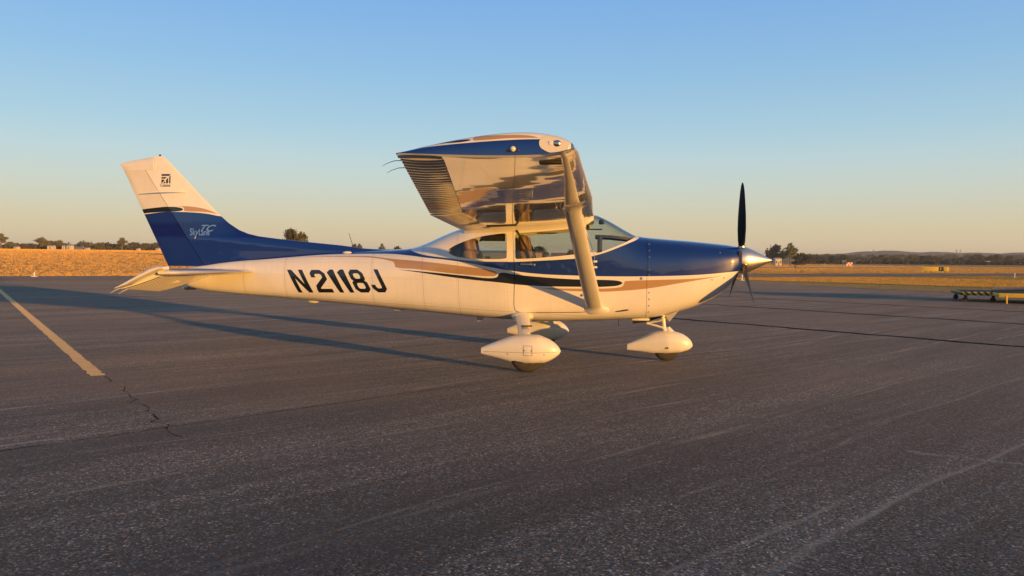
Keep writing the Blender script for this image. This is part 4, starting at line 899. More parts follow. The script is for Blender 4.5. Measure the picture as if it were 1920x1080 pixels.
def poly(pts, w=sw, ends=True):
    """mitred stroke as quads"""
    P = [Vector(p) for p in pts]; L, R_ = [], []
    for i, p in enumerate(P):
        if i == 0: n = P[1] - P[0]
        elif i == len(P) - 1: n = P[-1] - P[-2]
        else: n = (P[i + 1] - P[i]).normalized() + (P[i] - P[i - 1]).normalized()
        n = n.normalized(); n = Vector((-n.y, n.x)); k = 1.0
        if 0 < i < len(P) - 1: d1 = (P[i] - P[i - 1]).normalized(); k = 1 / max(0.5, n.dot(Vector((-d1.y, d1.x))))
        L.append(p + n * w / 2 * k); R_.append(p - n * w / 2 * k)
    return [[tuple(L[i]), tuple(R_[i]), tuple(R_[i + 1]), tuple(L[i + 1])] for i in range(len(P) - 1)]
h = sw / 2
def ringpts(x0, x1, z0, z1, c_):
    return [(x0 + c_, z0), (x1 - c_, z0), (x1, z0 + c_), (x1, z1 - c_), (x1 - c_, z1), (x0 + c_, z1), (x0, z1 - c_), (x0, z0 + c_), (x0 + c_, z0), ((x0 + x1) / 2, z0)]
GL = {
 'N': [[(0, 0), (0.18, 0), (0.18, 1), (0, 1)], [(0.49, 0), (0.67, 0), (0.67, 1), (0.49, 1)], [(0.18, 1), (0.18, 0.64), (0.49, 0), (0.49, 0.36)]],
 '2': poly([(0.1, 0.66), (0.1, 0.80), (0.20, 0.9), (0.48, 0.9), (0.58, 0.8), (0.58, 0.62), (0.12, 0.25), (0.09, 0.1)], 0.175) + [[(0.0, 0), (0.68, 0), (0.68, 0.165), (0.0, 0.165)]],
 '1': [[(0.14, 0), (0.32, 0), (0.32, 1), (0.18, 1), (0.0, 0.88), (0.0, 0.79), (0.14, 0.82)]],
 '8': poly(ringpts(0.09, 0.57, 0.088, 0.50, 0.10), 0.165) + poly(ringpts(0.11, 0.55, 0.52, 0.912, 0.10), 0.165),
 'J': poly([(0.1, 0.34), (0.1, 0.22), (0.20, 0.1), (0.42, 0.1), (0.52, 0.2), (0.52, 1.0)], 0.175)}
HT = 0.302
for s in (-1, 1):
    for ch, u0 in zip('N2118J', (0, 0.92, 1.72, 2.17, 2.62, 3.38)):
        def place(u, w, u0=u0, s=s):
            uu = u0 + u
            if s == 1: uu = 4.0 - uu; x = -4.72 + HT * (uu + 0.51 * (1 - w))
            else: x = -4.72 + HT * (uu * 1.055 + 0.53 * (1 - w))
            return (x, 0.838 + HT * w + 0.018 * uu / 4)
        stroke_mesh(GL[ch], s, 'registration_letter', place, fus, M['black'])
def text_on_fin(txt, name, x, z, size, s, mat, shear=0.0, sx=1.0, y=0.062, spacing=1.0, bold=0.0):
    cu = bpy.data.curves.new('t', 'FONT'); cu.body = txt; cu.size = size; cu.shear = shear; cu.extrude = 0.0; cu.offset = bold; cu.align_x = 'LEFT'; cu.space_character = spacing
    o = bpy.data.objects.new('t', cu); C.objects.link(o); dg = bpy.context.evaluated_depsgraph_get(); dg.update()
    me = bpy.data.meshes.new_from_object(o.evaluated_get(dg)); bpy.data.objects.remove(o)
    W_ = max(v.co.x for v in me.vertices) * sx
    fb = bmesh.new(); fb.from_mesh(fin.data); b1 = BVHTree.FromBMesh(fb); fb2 = bmesh.new(); fb2.from_mesh(rud.data); b2 = BVHTree.FromBMesh(fb2)
    for v in me.vertices:
        xx = x + v.co.x * sx if s == -1 else x + W_ - v.co.x * sx; zz = z + v.co.y; yy = s * y
        for b in (b1, b2):
            hh = b.ray_cast(Vector((xx, s * 1, zz)), Vector((0, -s, 0)))
            if hh[0]: yy = hh[0].y + s * 0.007
        v.co = Vector((xx, yy, zz))
    me.materials.clear(); return link(name, me, mat, fin)
def poly_on_fin(polys, name, s, mat, off=0.003):
    fb = bmesh.new(); fb.from_mesh(fin.data); b1 = BVHTree.FromBMesh(fb); v, f = [], []
    for pl in polys:
        k = len(v)
        for (x, z) in pl:
            hh = b1.ray_cast(Vector((x, s * 1, z)), Vector((0, -s, 0))); v.append((x, (hh[0].y if hh[0] else s * 0.05) + s * off, z))
        f.append(tuple(range(k, k + len(pl))))
    return mesh(name, v, f, mat, fin)
for s in (-1, 1):
    x0, x1, z0, z1 = -6.590, -6.462, 2.312, 2.440
    def q_(u, w): return (x0 + (x1 - x0) * (u if s == -1 else u), z0 + (z1 - z0) * w)
    polys = [[q_(0, .80), q_(.85, .80), q_(1, 1), q_(0, 1)], [q_(0, .50), q_(.40, .50), q_(.58, .68), q_(0, .68)], [q_(0, .0), q_(.10, .08), q_(.32, .30), q_(.32, .40), q_(0, .40)],
             [q_(.86, 0), q_(1, 0), q_(1, .86), q_(.86, .70)], [q_(.52, 0), q_(.74, 0), q_(.74, .60), q_(.52, .40)], [q_(.16, 0), q_(.42, 0), q_(.42, .24)]]
    poly_on_fin(polys, 'emblem', s, M['black'])
    text_on_fin('Cessna', 'maker_lettering', -6.603, 2.266, 0.062, s, M['black'], 0.0, 0.80)
    text_on_fin('Sk', 'model_lettering', -6.172, 1.600, 0.135, s, M['wlet'], 0.0, 0.62, bold=0.0025); text_on_fin('y', 'model_lettering', -6.098, 1.592, 0.150, s, M['wlet'], 0.25, 0.62, bold=0.0025)
    text_on_fin('Lane', 'model_lettering', -6.048, 1.600, 0.120, s, M['wlet'], 0.0, 0.70, bold=0.0025)
    text_on_fin('TC', 'model_lettering', -6.058, 1.655, 0.125, s, M['wlet'], 0.55, 1.25, bold=0.003)

# ------------------------------------------------------------------ surroundings
def at_px(u, d, base=482.0):
    """world x, y of a point d metres out, seen at column u of the 1920-wide photograph"""
    a = (u - 960) / 1502.0; Y = d / math.sqrt(1 + a * a); return Vector((a * Y, Y))
def leaf_mat(name, a, b, c_):
    t = NT(name); oi = t.n.new('ShaderNodeObjectInfo'); ge = t.coord()
    n = t.noise(ge, 0.45, 3, 0.6); n2 = t.noise(ge, 3.0, 2)
    col = t.mix(t.ramp(n, [(0.35, 0), (0.65, 1)]), a, b); col = t.mix(t.math('MULTIPLY', oi.outputs['Random'], 0.5), col, c_); col = t.mix(1.0, col, t.ramp(n2, [(0.2, 0.65), (0.8, 1.2)]), 'MULTIPLY')
    return t.P(base=col, rough=0.7, spec=0.25, diffr=0.5)
M['leafA'] = leaf_mat('olive_leaves', (0.10, 0.105, 0.035), (0.17, 0.155, 0.055), (0.15, 0.12, 0.055))
M['leafB'] = leaf_mat('dark_leaves', (0.065, 0.065, 0.025), (0.12, 0.105, 0.042), (0.11, 0.08, 0.04))
M['leafC'] = leaf_mat('light_green_leaves', (0.13, 0.15, 0.035), (0.21, 0.21, 0.06), (0.17, 0.16, 0.05))
M['bark'] = plain('pale_bark', (0.20, 0.145, 0.095), 0.85, var=0.4, scale=2)
def np_mesh(name, V, F, mat):
    me = bpy.data.meshes.new(name); V = np.asarray(V, np.float32); F = np.asarray(F, np.int32); k = F.shape[1]
    me.vertices.add(len(V)); me.vertices.foreach_set('co', V.ravel()); me.loops.add(F.size); me.loops.foreach_set('vertex_index', F.ravel())
    me.polygons.add(len(F)); me.polygons.foreach_set('loop_start', np.arange(0, F.size, k, dtype=np.int32)); me.polygons.foreach_set('loop_total', np.full(len(F), k, np.int32))
    me.update(calc_edges=True); me.validate(); me.materials.append(mat); return me
def crown(seed, lobes, leaf, mat, name='crown'):
    """lobes: (x, y, z, r, squash, n) in metres; leaf-sized quads in each lobe, denser to the outside, gaps between"""
    r = np.random.RandomState(seed); Vs = []
    for (x, y, z, R0, sq, n) in lobes:
        nc = max(6, n // 14); d = r.normal(size=(nc, 3)); d /= np.linalg.norm(d, axis=1)[:, None]; rad = R0 * (0.45 + 0.55 * r.rand(nc) ** 0.5)
        cc = d * rad[:, None] * np.array([1, 1, sq]) + np.array([x, y, z]); cr_ = R0 * (0.16 + 0.2 * r.rand(nc))
        for k in range(nc):
            m = 14; p = r.normal(size=(m, 3)) * cr_[k] * np.array([0.8, 0.8, 0.6]) + cc[k]
            u = r.normal(size=(m, 3)); u /= np.linalg.norm(u, axis=1)[:, None]; w = np.cross(u, r.normal(size=(m, 3))); w /= np.linalg.norm(w, axis=1)[:, None]
            sz = leaf * (0.55 + 0.9 * r.rand(m))[:, None]
            Vs.append(np.stack([p - u * sz - w * sz * .6, p + u * sz - w * sz * .6, p + u * sz + w * sz * .6, p - u * sz + w * sz * .6], 1).reshape(-1, 3))
    V = np.concatenate(Vs); F = np.arange(len(V)).reshape(-1, 4); return np_mesh(name, V, F, mat)
def trunk(seed, h, r0, limbs):
    bm = bmesh.new(); q = random.Random(seed); tube(bm, [(0, 0, -0.6), (q.uniform(-.1, .1), 0, h * 0.5), (q.uniform(-.3, .3), q.uniform(-.3, .3), h)], [r0 * 1.3, r0, r0 * 0.55], 7)
    for (x, y, z) in limbs: tube(bm, [(0, 0, h * q.uniform(0.45, 0.75)), (x * 0.5, y * 0.5, (z + h * 0.6) * 0.5), (x, y, z)], [r0 * 0.5, r0 * 0.35, r0 * 0.12], 5)
    bmesh.ops.recalc_face_normals(bm, faces=bm.faces); me = bpy.data.meshes.new('trunk'); bm.to_mesh(me); bm.free(); me.materials.append(M['bark']); return me
def spec(seed, hgt, wid, base, mat, leaf, n=9, dens=150, flat=0.75):
    dens = int(dens * 1.9); leaf *= 1.12
    q = random.Random(seed); L = []
    for i in range(n):
        a = q.uniform(0, 6.28); rr = wid * 0.5 * math.sqrt(q.random()) * 0.72; z = base + (hgt - base) * (0.25 + 0.55 * q.random() * (1.15 - rr / wid)); R0 = wid * q.uniform(0.15, 0.24)
        L.append((rr * math.cos(a), rr * math.sin(a), min(z, hgt - R0 * flat), R0, flat, dens))
    L.append((0, 0, hgt - wid * 0.2 * flat, wid * 0.2, flat, dens))
    return trunk(seed, base + (hgt - base) * 0.45, 0.035 * hgt, [l[:3] for l in L[:5]]), crown(seed, L, leaf, mat)
SP = {'dome': spec(1, 8, 9, 1.2, M['leafA'], 0.22), 'gum': spec(2, 10, 9, 3.2, M['leafA'], 0.22, 8, 120, 0.55), 'dark': spec(3, 9, 10, 1.0, M['leafB'], 0.24, 10), 'light': spec(4, 10, 8, 1.5, M['leafC'], 0.22, 10, 120, 0.9),
      'bushy': spec(5, 6, 8, 0.4, M['leafB'], 0.24, 9), 'olive': spec(6, 7, 8, 0.5, M['leafA'], 0.24, 10), 'low': spec(7, 3.4, 6, 0.1, M['leafA'], 0.2, 7, 110)}
HG = {'dome': 8, 'gum': 10, 'dark': 9, 'light': 10, 'bushy': 6, 'olive': 7, 'low': 3.4}
def tree(name, kind, u, d, px_top, label, group=None, wide=1.0, zb=None):
    """tree at column u, d metres out, whose top stands px_top above the horizon"""
    p = at_px(u, d); z0 = H(p.x, p.y) if zb is None else zb; top = CAM_H + px_top * d / 1502.0; h_ = max(1.0, top - z0); k = h_ / HG[kind]
    o = empty(name, (p.x, p.y, z0), rng.uniform(0, 6.28)); o.scale = (k * wide, k * wide, k); tm, cm_ = SP[kind]
    link('trunk', tm, None, o); link('crown', cm_, None, o); return tag(o, label, 'tree', group)
# left skyline (columns of the photograph, heights in pixels above the eye line)
tree('gum_tree', 'gum', 2, 430, 37, 'tall spreading gum tree at the far left edge of the field')
tree('low_tree', 'olive', 20, 430, 25, 'low dark tree beside the tall gum at the far left')
tree('round_tree', 'dome', 80, 430, 32, 'round-topped olive tree left of the white houses beyond the field', wide=1.15)
tree('round_tree', 'bushy', 93, 435, 27, 'lower dark tree touching the round-topped tree beyond the field')
tree('round_tree', 'dome', 112, 440, 28, 'broad olive tree standing behind the white houses', wide=1.25)
tree('spreading_gum_tree', 'gum', 229, 420, 34, 'spreading gum with open flat crown and leaning pale trunk left of the tail', wide=1.1)
g = 'trees in the far row beyond the field on the left'
for i in range(40):
    u = 22 + i * 8.2 + rng.uniform(-3, 3)
    if 95 < u < 132 and i % 2: continue
    tree('field_tree', rng.choice(['olive', 'bushy', 'dome', 'low']), u, rng.uniform(440, 520), rng.uniform(19, 25) + (2 if u > 150 else 0), 'small olive tree in the far row across the dry field on the left', g, rng.uniform(1.0, 1.5))
# behind the airplane
tree('bushy_tree', 'dark', 547, 190, 54, 'bushy double-crowned tree showing above the airplane back fuselage', wide=0.62)
tree('bushy_tree', 'olive', 566, 192, 51, 'narrower crown beside the bushy tree above the back fuselage', wide=0.42)
tree('small_tree', 'bushy', 664, 230, 28.5, 'small dark bush beside the whip antenna above the fuselage', wide=0.35)
tree('small_tree', 'low', 674, 231, 28, 'second small dark bush right of the whip antenna', wide=0.4)
tree('small_tree', 'gum', 716, 260, 30, 'tiny tree behind the long pale hangar roof', wide=0.5)
tree('small_tree', 'dark', 1012, 210, 27, 'dark tree seen through the door window beside the orange shed', wide=0.95)
tree('small_tree', 'bushy', 1073, 215, 22, 'small dark tree seen through the door window next to the strut', wide=0.6)
tree('small_tree', 'bushy', 745, 262, 25, 'tiny dark bush on the hangar roof line', wide=0.6)
for u in (705, 790, 880, 985, 1045, 1140, 1260, 1340): tree('field_tree', 'olive', u, rng.uniform(420, 470), rng.uniform(10, 16), 'low olive tree hidden mostly behind the airplane cabin', 'low trees behind the airplane', 1.5)
# right skyline
tree('dark_gum_tree', 'dark', 1452, 400, 32, 'tall dark gum tree just right of the spinner', wide=0.72)
tree('light_gum_tree', 'light', 1481, 395, 35, 'tall pale green tree right of the dark gum by the spinner', wide=0.75)
tree('light_gum_tree', 'light', 1466, 398, 22, 'pale green shrub-like tree below the two tall gums', wide=0.9)
tree('dark_tree', 'bushy', 1503, 405, 17, 'dark rounded tree at the start of the right tree row', wide=1.3)
tree('light_tree', 'light', 1592, 470, 8.5, 'small bright yellow-green tree behind the orange checkered board', wide=0.9)
tree('light_tree', 'light', 1700, 480, 11, 'small bright green tree in front of dark trees on the right', wide=0.8)
g = 'trees in the far row behind the runway on the right'
for i in range(62):
    u = 1502 + i * 7.1 + rng.uniform(-3, 3); kd = rng.choice(['olive', 'bushy', 'gum', 'dark', 'dome', 'olive', 'light'])
    tree('field_tree', kd, u, rng.uniform(500, 600), 7.5 + 9.5 * rng.random() ** 1.4, 'dark olive tree in the long row behind the runway on the right', g, rng.uniform(0.9, 1.4))
g = 'pale trees on the slope behind the right tree row'
for i in range(46):
    u = 1490 + i * 9.8 + rng.uniform(-4, 4); tree('slope_tree', rng.choice(['olive', 'dome', 'bushy']), u, rng.uniform(900, 1250), rng.uniform(11, 17), 'hazy tree on the low slope behind the right tree row', g, rng.uniform(1.1, 1.8))
# low hedge line below the right row
def hedge(name, u0, u1, d, h_, n, mat, kind='stuff', seed=3):
    q = random.Random(seed); L = []
    for i in range(n):
        u = u0 + (u1 - u0) * (i + q.random()) / n; p = at_px(u, d + q.uniform(-6, 6)); z = H(p.x, p.y); R0 = h_ * q.uniform(0.5, 0.8); L.append((p.x, p.y, z + R0 * 0.6, R0 * q.uniform(1, 1.8), 0.6, 40))
    return tag(link(name, crown(seed, L, 0.35, mat, name), None), 'low dark scrub line below the trees behind the runway', 'scrub', kind=kind)
hedge('scrub_line', 1500, 1990, 480, 2.0, 150, M['leafB'])
hedge('scrub_line', 0, 330, 436, 2.4, 110, M['leafB'], seed=8)['label'] = 'low scrub below the far trees on the left of the tail'
# wooded rim behind the photographer, seen only mirrored in the paint
q = random.Random(21); L = []
for i in range(240):
    a = R(100 + 160 * (i + q.random()) / 240); d = q.uniform(150, 230); hh = (5.0 + 4.5 * math.sin(i * 0.11) + 2.5 * math.sin(i * 0.43 + 1) + q.uniform(0, 3))
    if abs(math.degrees(a) - 136) < 32: hh = min(hh, 3.0)
    L.append((d * math.sin(a), d * math.cos(a), max(1.5, hh * 0.5), max(2.2, hh * 0.55), 0.9, 70))
tag(link('far_wood', crown(21, L, 0.7, M['leafB'], 'far_wood'), None), 'dark wood behind the viewer, mirrored low in the blue cowling', 'wood', kind='stuff')

# unseen hangar-shaped block, added behind the camera to shade the near apron
hg = empty('shade_block', (76.5 + 0.0, -79.0, 0.0), R(45.5)); tag(hg, 'unseen hangar-shaped block added behind the viewer to shade the near apron', 'hangar')
boxobj('wall', (110.0, 14.0, 3.1), (0, 0, 1.55), M['leafB'] if False else plain('shade_block_wall', (0.20, 0.19, 0.18), 0.7, var=0.2), hg)
mesh('roof', [(-55.5, -7.5, 3.11), (55.5, -7.5, 3.11), (55.5, 7.5, 3.11), (-55.5, 7.5, 3.11), (-55.5, 0, 3.55), (55.5, 0, 3.55)], [(0, 1, 5, 4), (2, 3, 4, 5), (1, 2, 5), (3, 0, 4), (3, 2, 1, 0)], plain('shade_block_roof', (0.30, 0.29, 0.28), 0.5, var=0.2, scale=1), hg)
for i in range(8): boxobj('door', (11.0, 0.12, 2.7), (-49 + 14 * i, 7.06, 1.38), plain('shade_block_door', (0.32, 0.30, 0.27), 0.6, var=0.2, scale=2) if i == 0 else bpy.data.materials['shade_block_door'], hg)

# hills
t = NT('hill_scrub'); c = t.coord(); n = t.noise(c, 0.006, 6, 0.65); n2 = t.noise(c, 0.05, 5, 0.7)
M['hill'] = t.P(base=t.mix(t.ramp(n2, [(0.4, 0), (0.6, 1)]), t.mix(t.ramp(n, [(0.4, 0), (0.6, 1)]), (0.10, 0.085, 0.045), (0.17, 0.125, 0.065)), (0.05, 0.05, 0.028)), rough=0.95, spec=0.1)
def hills(name, d, u0, u1, prof, seed):
    q = random.Random(seed); v = []; f = []; N = 70
    for i in range(N + 1):
        u = u0 + (u1 - u0) * i / N; hpx = float(np.interp(u, [a for a, b in prof], [b for a, b in prof])) + 0.6 * math.sin(i * 0.9 + seed) + q.uniform(-.35, .35)
        for k, (dd, fr_) in enumerate(((-0.22, -0.2), (-0.1, 0.5), (0, 1.0), (0.12, 0.75), (0.35, -0.2))):
            p = at_px(u, d * (1 + dd)); v.append((p.x, p.y, CAM_H + max(-3, hpx * fr_) * d / 1502.0))
        if i:
            for k in range(4): a = (i - 1) * 5 + k; f.append((a, a + 5, a + 6, a + 1))
    return tag(mesh(name, v, f, M['hill'], sm=60), kind='structure')
hills('hills', 2100, 1380, 2150, [(1380, 10), (1450, 12), (1540, 15), (1585, 17.5), (1610, 20), (1650, 22.5), (1690, 21), (1730, 20), (1780, 19.5), (1850, 18), (1930, 19), (2000, 20), (2150, 14)], 2)
hills('hills', 2300, -300, 480, [(-300, 12), (0, 10), (60, 13), (120, 14), (200, 13), (300, 11), (480, 8)], 5)

# houses, sheds and hangars
M['wallw'] = plain('pale_wall', (0.60, 0.53, 0.43), 0.8, var=0.15); M['wallo'] = plain('ochre_wall', (0.50, 0.30, 0.16), 0.8, var=0.15); M['wallg'] = plain('grey_wall', (0.20, 0.20, 0.20), 0.7, var=0.2)
M['roofp'] = plain('pale_roof', (0.55, 0.45, 0.33), 0.5, var=0.2, scale=1); M['roofr'] = plain('red_brown_roof', (0.34, 0.17, 0.11), 0.7, var=0.25, scale=1); M['roofg'] = plain('blue_grey_roof', (0.22, 0.24, 0.27), 0.5, var=0.2, scale=1)
M['pane'] = plain('dark_pane', (0.03, 0.035, 0.04), 0.15, var=0.1)
def house(name, u, d, wid, hgt, dep, label, wall, roof, cat='house', rz=None, group=None, rise=0.35, nwin=3, zb=None):
    if d > 400: nwin = 1
    p = at_px(u, d); z0 = (H(p.x, p.y) if zb is None else zb) - 0.2; o = empty(name, (p.x, p.y, z0), rng.uniform(-.25, .25) if rz is None else rz); tag(o, label, cat, group)
    boxobj('wall', (wid, dep, hgt), (0, 0, hgt / 2), wall, o)
    r_ = dep * 0.5 * rise + 0.1; e = min(0.35, wid * 0.06)
    v = [(-wid / 2 - e, -dep / 2 - e, hgt + 0.02), (wid / 2 + e, -dep / 2 - e, hgt + 0.02), (wid / 2 + e, dep / 2 + e, hgt + 0.02), (-wid / 2 - e, dep / 2 + e, hgt + 0.02), (-wid / 2 - e, 0, hgt + r_), (wid / 2 + e, 0, hgt + r_)]
    mesh('roof', v, [(0, 1, 5, 4), (2, 3, 4, 5), (1, 2, 5), (3, 0, 4), (3, 2, 1, 0)], roof, o)
    for k in range(nwin):
        x = -wid / 2 + wid * (k + 0.5) / nwin
        if k == nwin // 2: boxobj('door', (min(0.95, wid * 0.2), 0.06, min(2.0, hgt * 0.85)), (x, -dep / 2 - 0.02, min(2.0, hgt * 0.85) / 2 + 0.05), M['wallg'], o)
        else: boxobj('window', (min(1.3, wid * 0.16), 0.06, hgt * 0.33), (x, -dep / 2 - 0.02, hgt * 0.58), M['pane'], o)
    return o
house('house', 32, 425, 1.7, 1.1, 2, 'small white house by the far left trees', M['wallw'], M['roofp'])
house('house', 97, 420, 2.6, 1.7, 2.5, 'white house in front of the round-topped tree beyond the field', M['wallw'], M['roofp'])
house('house', 121, 424, 1.3, 1.8, 2, 'narrow white house between two olive trees beyond the field', M['wallw'], M['roofp'])
house('house', 132, 422, 2.0, 2.0, 2.5, 'taller white house right of the narrow one beyond the field', M['wallw'], M['roofp'])
house('barn', 150, 428, 3.4, 1.3, 3, 'low blue-grey roofed barn right of the white houses', M['wallg'], M['roofg'], 'barn')
house('barn', 164, 426, 1.6, 1.1, 2, 'small pale shed beside the blue-grey barn', M['wallw'], M['roofg'], 'shed')
house('house', 260, 426, 1.1, 1.0, 2, 'tiny white house under trees near the rudder', M['wallw'], M['roofp'])
house('house', 297, 420, 1.6, 1.2, 2, 'white shed half hidden by the rudder', M['wallw'], M['roofp'])
house('hangar', 725, 235, 13, 3.6, 12, 'long low pale hangar roof behind the rear fuselage', M['wallw'], M['roofp'], 'hangar', rz=0.05, rise=0.12, zb=0.2)
house('hangar', 905, 220, 9.0, 3.0, 9, 'pale hangar seen through the rear cabin window', M['wallo'], M['roofp'], 'hangar', rz=0.1, rise=0.12, zb=0.0)
house('hangar', 935, 190, 7.5, 3.4, 8, 'blue-grey shed seen through the rear cabin window', M['wallg'], M['roofg'], 'shed', rz=0.0, rise=0.1, zb=0.0)
house('shed', 1009, 150, 1.3, 3.0, 1.6, 'small square orange shed seen through the door window', M['wallo'], M['wallo'], 'shed', rz=0.0, rise=0.05, nwin=1, zb=0.0)
house('hangar', 1058, 230, 7.0, 2.6, 8, 'low hangar with reddish roof seen through the door window', M['wallo'], M['roofr'], 'hangar', rz=-0.1, rise=0.3, zb=0.0)
house('house', 1457, 385, 2.9, 3.2, 3, 'small two-window cream house at the spinner tip', M['wallw'], M['roofp'], nwin=3)
for i, (u, w_) in enumerate(((1485, 5), (1497, 4), (1582, 4), (1603, 5), (1620, 6), (1632, 5), (1655, 6), (1668, 4), (1850, 5))):
    house('house', u, 470 + 3 * i, w_ * 0.5, 1.6, 2.5, ['low pale shed under the pale green gum tree', 'tiny pale shed right of the gum trees', 'tiny white hut left of the orange checkered board', 'small white house right of the orange checkered board', 'wide white house among the trees on the right', 'small white house with brown roof among right trees', 'wide pale house at the foot of the right tree row', 'tiny pale hut right of the wide pale house', 'lone white hut under the trees above the taxiway sign'][i], M['wallw'], [M['roofp'], M['roofr']][i % 2], nwin=3)

# airfield signs and markers
M['signy'] = plain('sign_yellow', (0.62, 0.44, 0.03), 0.5, var=0.15); M['orange'] = plain('marker_orange', (0.60, 0.10, 0.03), 0.6, var=0.1); M['mwhite'] = plain('marker_white', (0.72, 0.68, 0.62), 0.6, var=0.1)
p = at_px(1753.5, 137); sg = empty('taxiway_sign', (p.x, p.y, 0.0), -0.25); tag(sg, 'long yellow taxiway sign with one black panel on short legs', 'sign')
boxobj('panel', (2.25, 0.12, 0.62), (-0.72, 0, 0.53), M['signy'], sg, 0.01); boxobj('panel', (0.68, 0.12, 0.62), (0.755, 0, 0.53), M['black'], sg, 0.01); boxobj('panel', (0.72, 0.12, 0.62), (1.465, 0, 0.53), M['signy'], sg, 0.01)
for x in (-1.7, -1.0, -0.3, 0.5, 1.0, 1.7): boxobj('leg', (0.08, 0.08, 0.26), (x, 0, 0.10), M['mwhite'], sg)
def glyph(txt, x, z, size, mat, y=-0.0635, parent=None):
    cu = bpy.data.curves.new('t', 'FONT'); cu.body = txt; cu.size = size; cu.align_x = 'CENTER'; o = bpy.data.objects.new('t', cu); C.objects.link(o)
    dg = bpy.context.evaluated_depsgraph_get(); dg.update(); me = bpy.data.meshes.new_from_object(o.evaluated_get(dg)); bpy.data.objects.remove(o); me.materials.clear()
    for v in me.vertices: v.co = Vector((x + v.co.x, y, z + v.co.y))
    return link('sign_mark', me, mat, parent)
for k, x in enumerate((-1.55, -1.15, -0.72, -0.30, 0.08)): boxobj('sign_mark', (0.07, 0.01, (0.30, 0.18, 0.30, 0.22, 0.30)[k]), (x, -0.065, 0.53), M['wallo'], sg)
boxobj('sign_mark', (0.10, 0.01, 0.40), (0.70, -0.065, 0.53), M['signy'], sg); boxobj('sign_mark', (0.08, 0.01, 0.36), (1.45, -0.065, 0.53), M['wallo'], sg)
p = at_px(1592, 250); mk = empty('checkered_board', (p.x, p.y, 0.0)); tag(mk, 'orange and white checkered marker board on legs beyond the taxiway', 'marker')
for i in range(4):
    for j in range(2): boxobj('panel', (0.44, 0.08, 0.48), (-0.66 + 0.44 * i, 0, 0.85 + 0.48 * j), M['orange'] if (i + j) % 2 else M['mwhite'], mk)
for x in (-0.7, 0.7): boxobj('leg', (0.08, 0.08, 0.65), (x, 0, 0.30), M['mwhite'], mk)
p = at_px(1484, 200); bx_ = empty('ground_sign', (p.x, p.y, 0.0)); tag(bx_, 'small dark ground sign low in the grass right of the spinner', 'sign'); boxobj('panel', (1.2, 0.12, 0.42), (0, 0, 0.42), M['wallg'], bx_); boxobj('panel', (0.4, 0.12, 0.42), (0.81, 0, 0.42), M['black'], bx_)
for x in (-0.4, 0.4): boxobj('leg', (0.06, 0.06, 0.22), (x, 0, 0.10), M['mwhite'], bx_)
def marker(u, d, h_, label):
    p = at_px(u, d); o = empty('edge_marker', (p.x, p.y, 0.0)); tag(o, label, 'marker', 'edge markers of the taxiway')
    tubeobj('post', [(0, 0, -0.1), (0, 0, h_)], 0.05, M['mwhite'], o, 8); boxobj('base', (0.3, 0.3, 0.06), (0, 0, 0.0), M['mwhite'], o, 0.01); tubeobj('cap', [(0, 0, h_ - 0.01), (0, 0, h_ + 0.12)], [0.075, 0.05], M['mwhite'], o, 8)
marker(1902, 95, 0.32, 'white edge marker at the far right of the taxiway'); marker(1546, 330, 1.3, 'white marker post standing before the right tree row'); marker(1596, 300, 1.6, 'white marker post beside the orange checkered board'); marker(1391, 60, 0.3, 'small white edge marker behind the propeller'); marker(64, 62, 0.16, 'small pale edge marker at the left field border')
# power pylons on the horizon
M['pylon'] = plain('grey_steel', (0.12, 0.115, 0.11), 0.6, metal=0.3, var=0.1)
for u, d, hp, lb in ((1636, 1500, 25, 'faint lattice power pylon on the hills above the checkered board'), (1792, 1550, 25, 'left of two faint lattice pylons above the taxiway sign'), (1799, 1600, 25, 'right of two faint lattice pylons above the taxiway sign')):
    p = at_px(u, d); z0 = H(p.x, p.y); hh = CAM_H + hp * d / 1502 - z0; o = empty('power_pylon', (p.x, p.y, z0)); tag(o, lb, 'pylon'); bm = bmesh.new()
    for sx_ in (-1, 1):
        for sy in (-1, 1): tube(bm, [(sx_ * 2.2, sy * 2.2, -1), (sx_ * 0.7, sy * 0.7, hh * 0.7), (0, 0, hh)], 0.14, 4)
    bmobj('mast', bm, M['pylon'], o)
    for k in (0.70, 0.80, 0.90): boxobj('crossarm', (7 - 3 * (k - 0.7) / 0.2, 0.2, 0.25), (0, 0, hh * k), M['pylon'], o)

# wheeled hazard-striped platform at the right
t = NT('hazard_stripes'); c = t.coord(); s_ = t.sep(c); w = t.math('FRACT', t.math('MULTIPLY', t.math('ADD', s_[0], s_[2]), 5.2))
n = t.noise(c, 5, 4); M['hazard'] = t.P(base=t.mix(1.0, t.mix(t.math('LESS_THAN', w, 0.45), (0.66, 0.42, 0.03), (0.02, 0.02, 0.02)), t.ramp(n, [(0.3, 0.75), (0.7, 1.0)]), 'MULTIPLY'), rough=0.55)
t = NT('worn_yellow'); c = t.coord(); n = t.noise(c, 6, 5, 0.7); M['yel'] = t.P(base=t.mix(t.ramp(n, [(0.55, 0), (0.75, 0.7)]), (0.80, 0.50, 0.03), (0.30, 0.17, 0.05)), rough=0.55)
M['deck'] = plain('dark_deck', (0.05, 0.05, 0.05), 0.85, var=0.4, scale=4)
dl = empty('wheeled_platform', (15.35, 27.3, 0.0), R(-22)); tag(dl, 'low yellow wheeled platform with black hazard stripes at the right edge', 'platform')
dl.location.z = 0.0
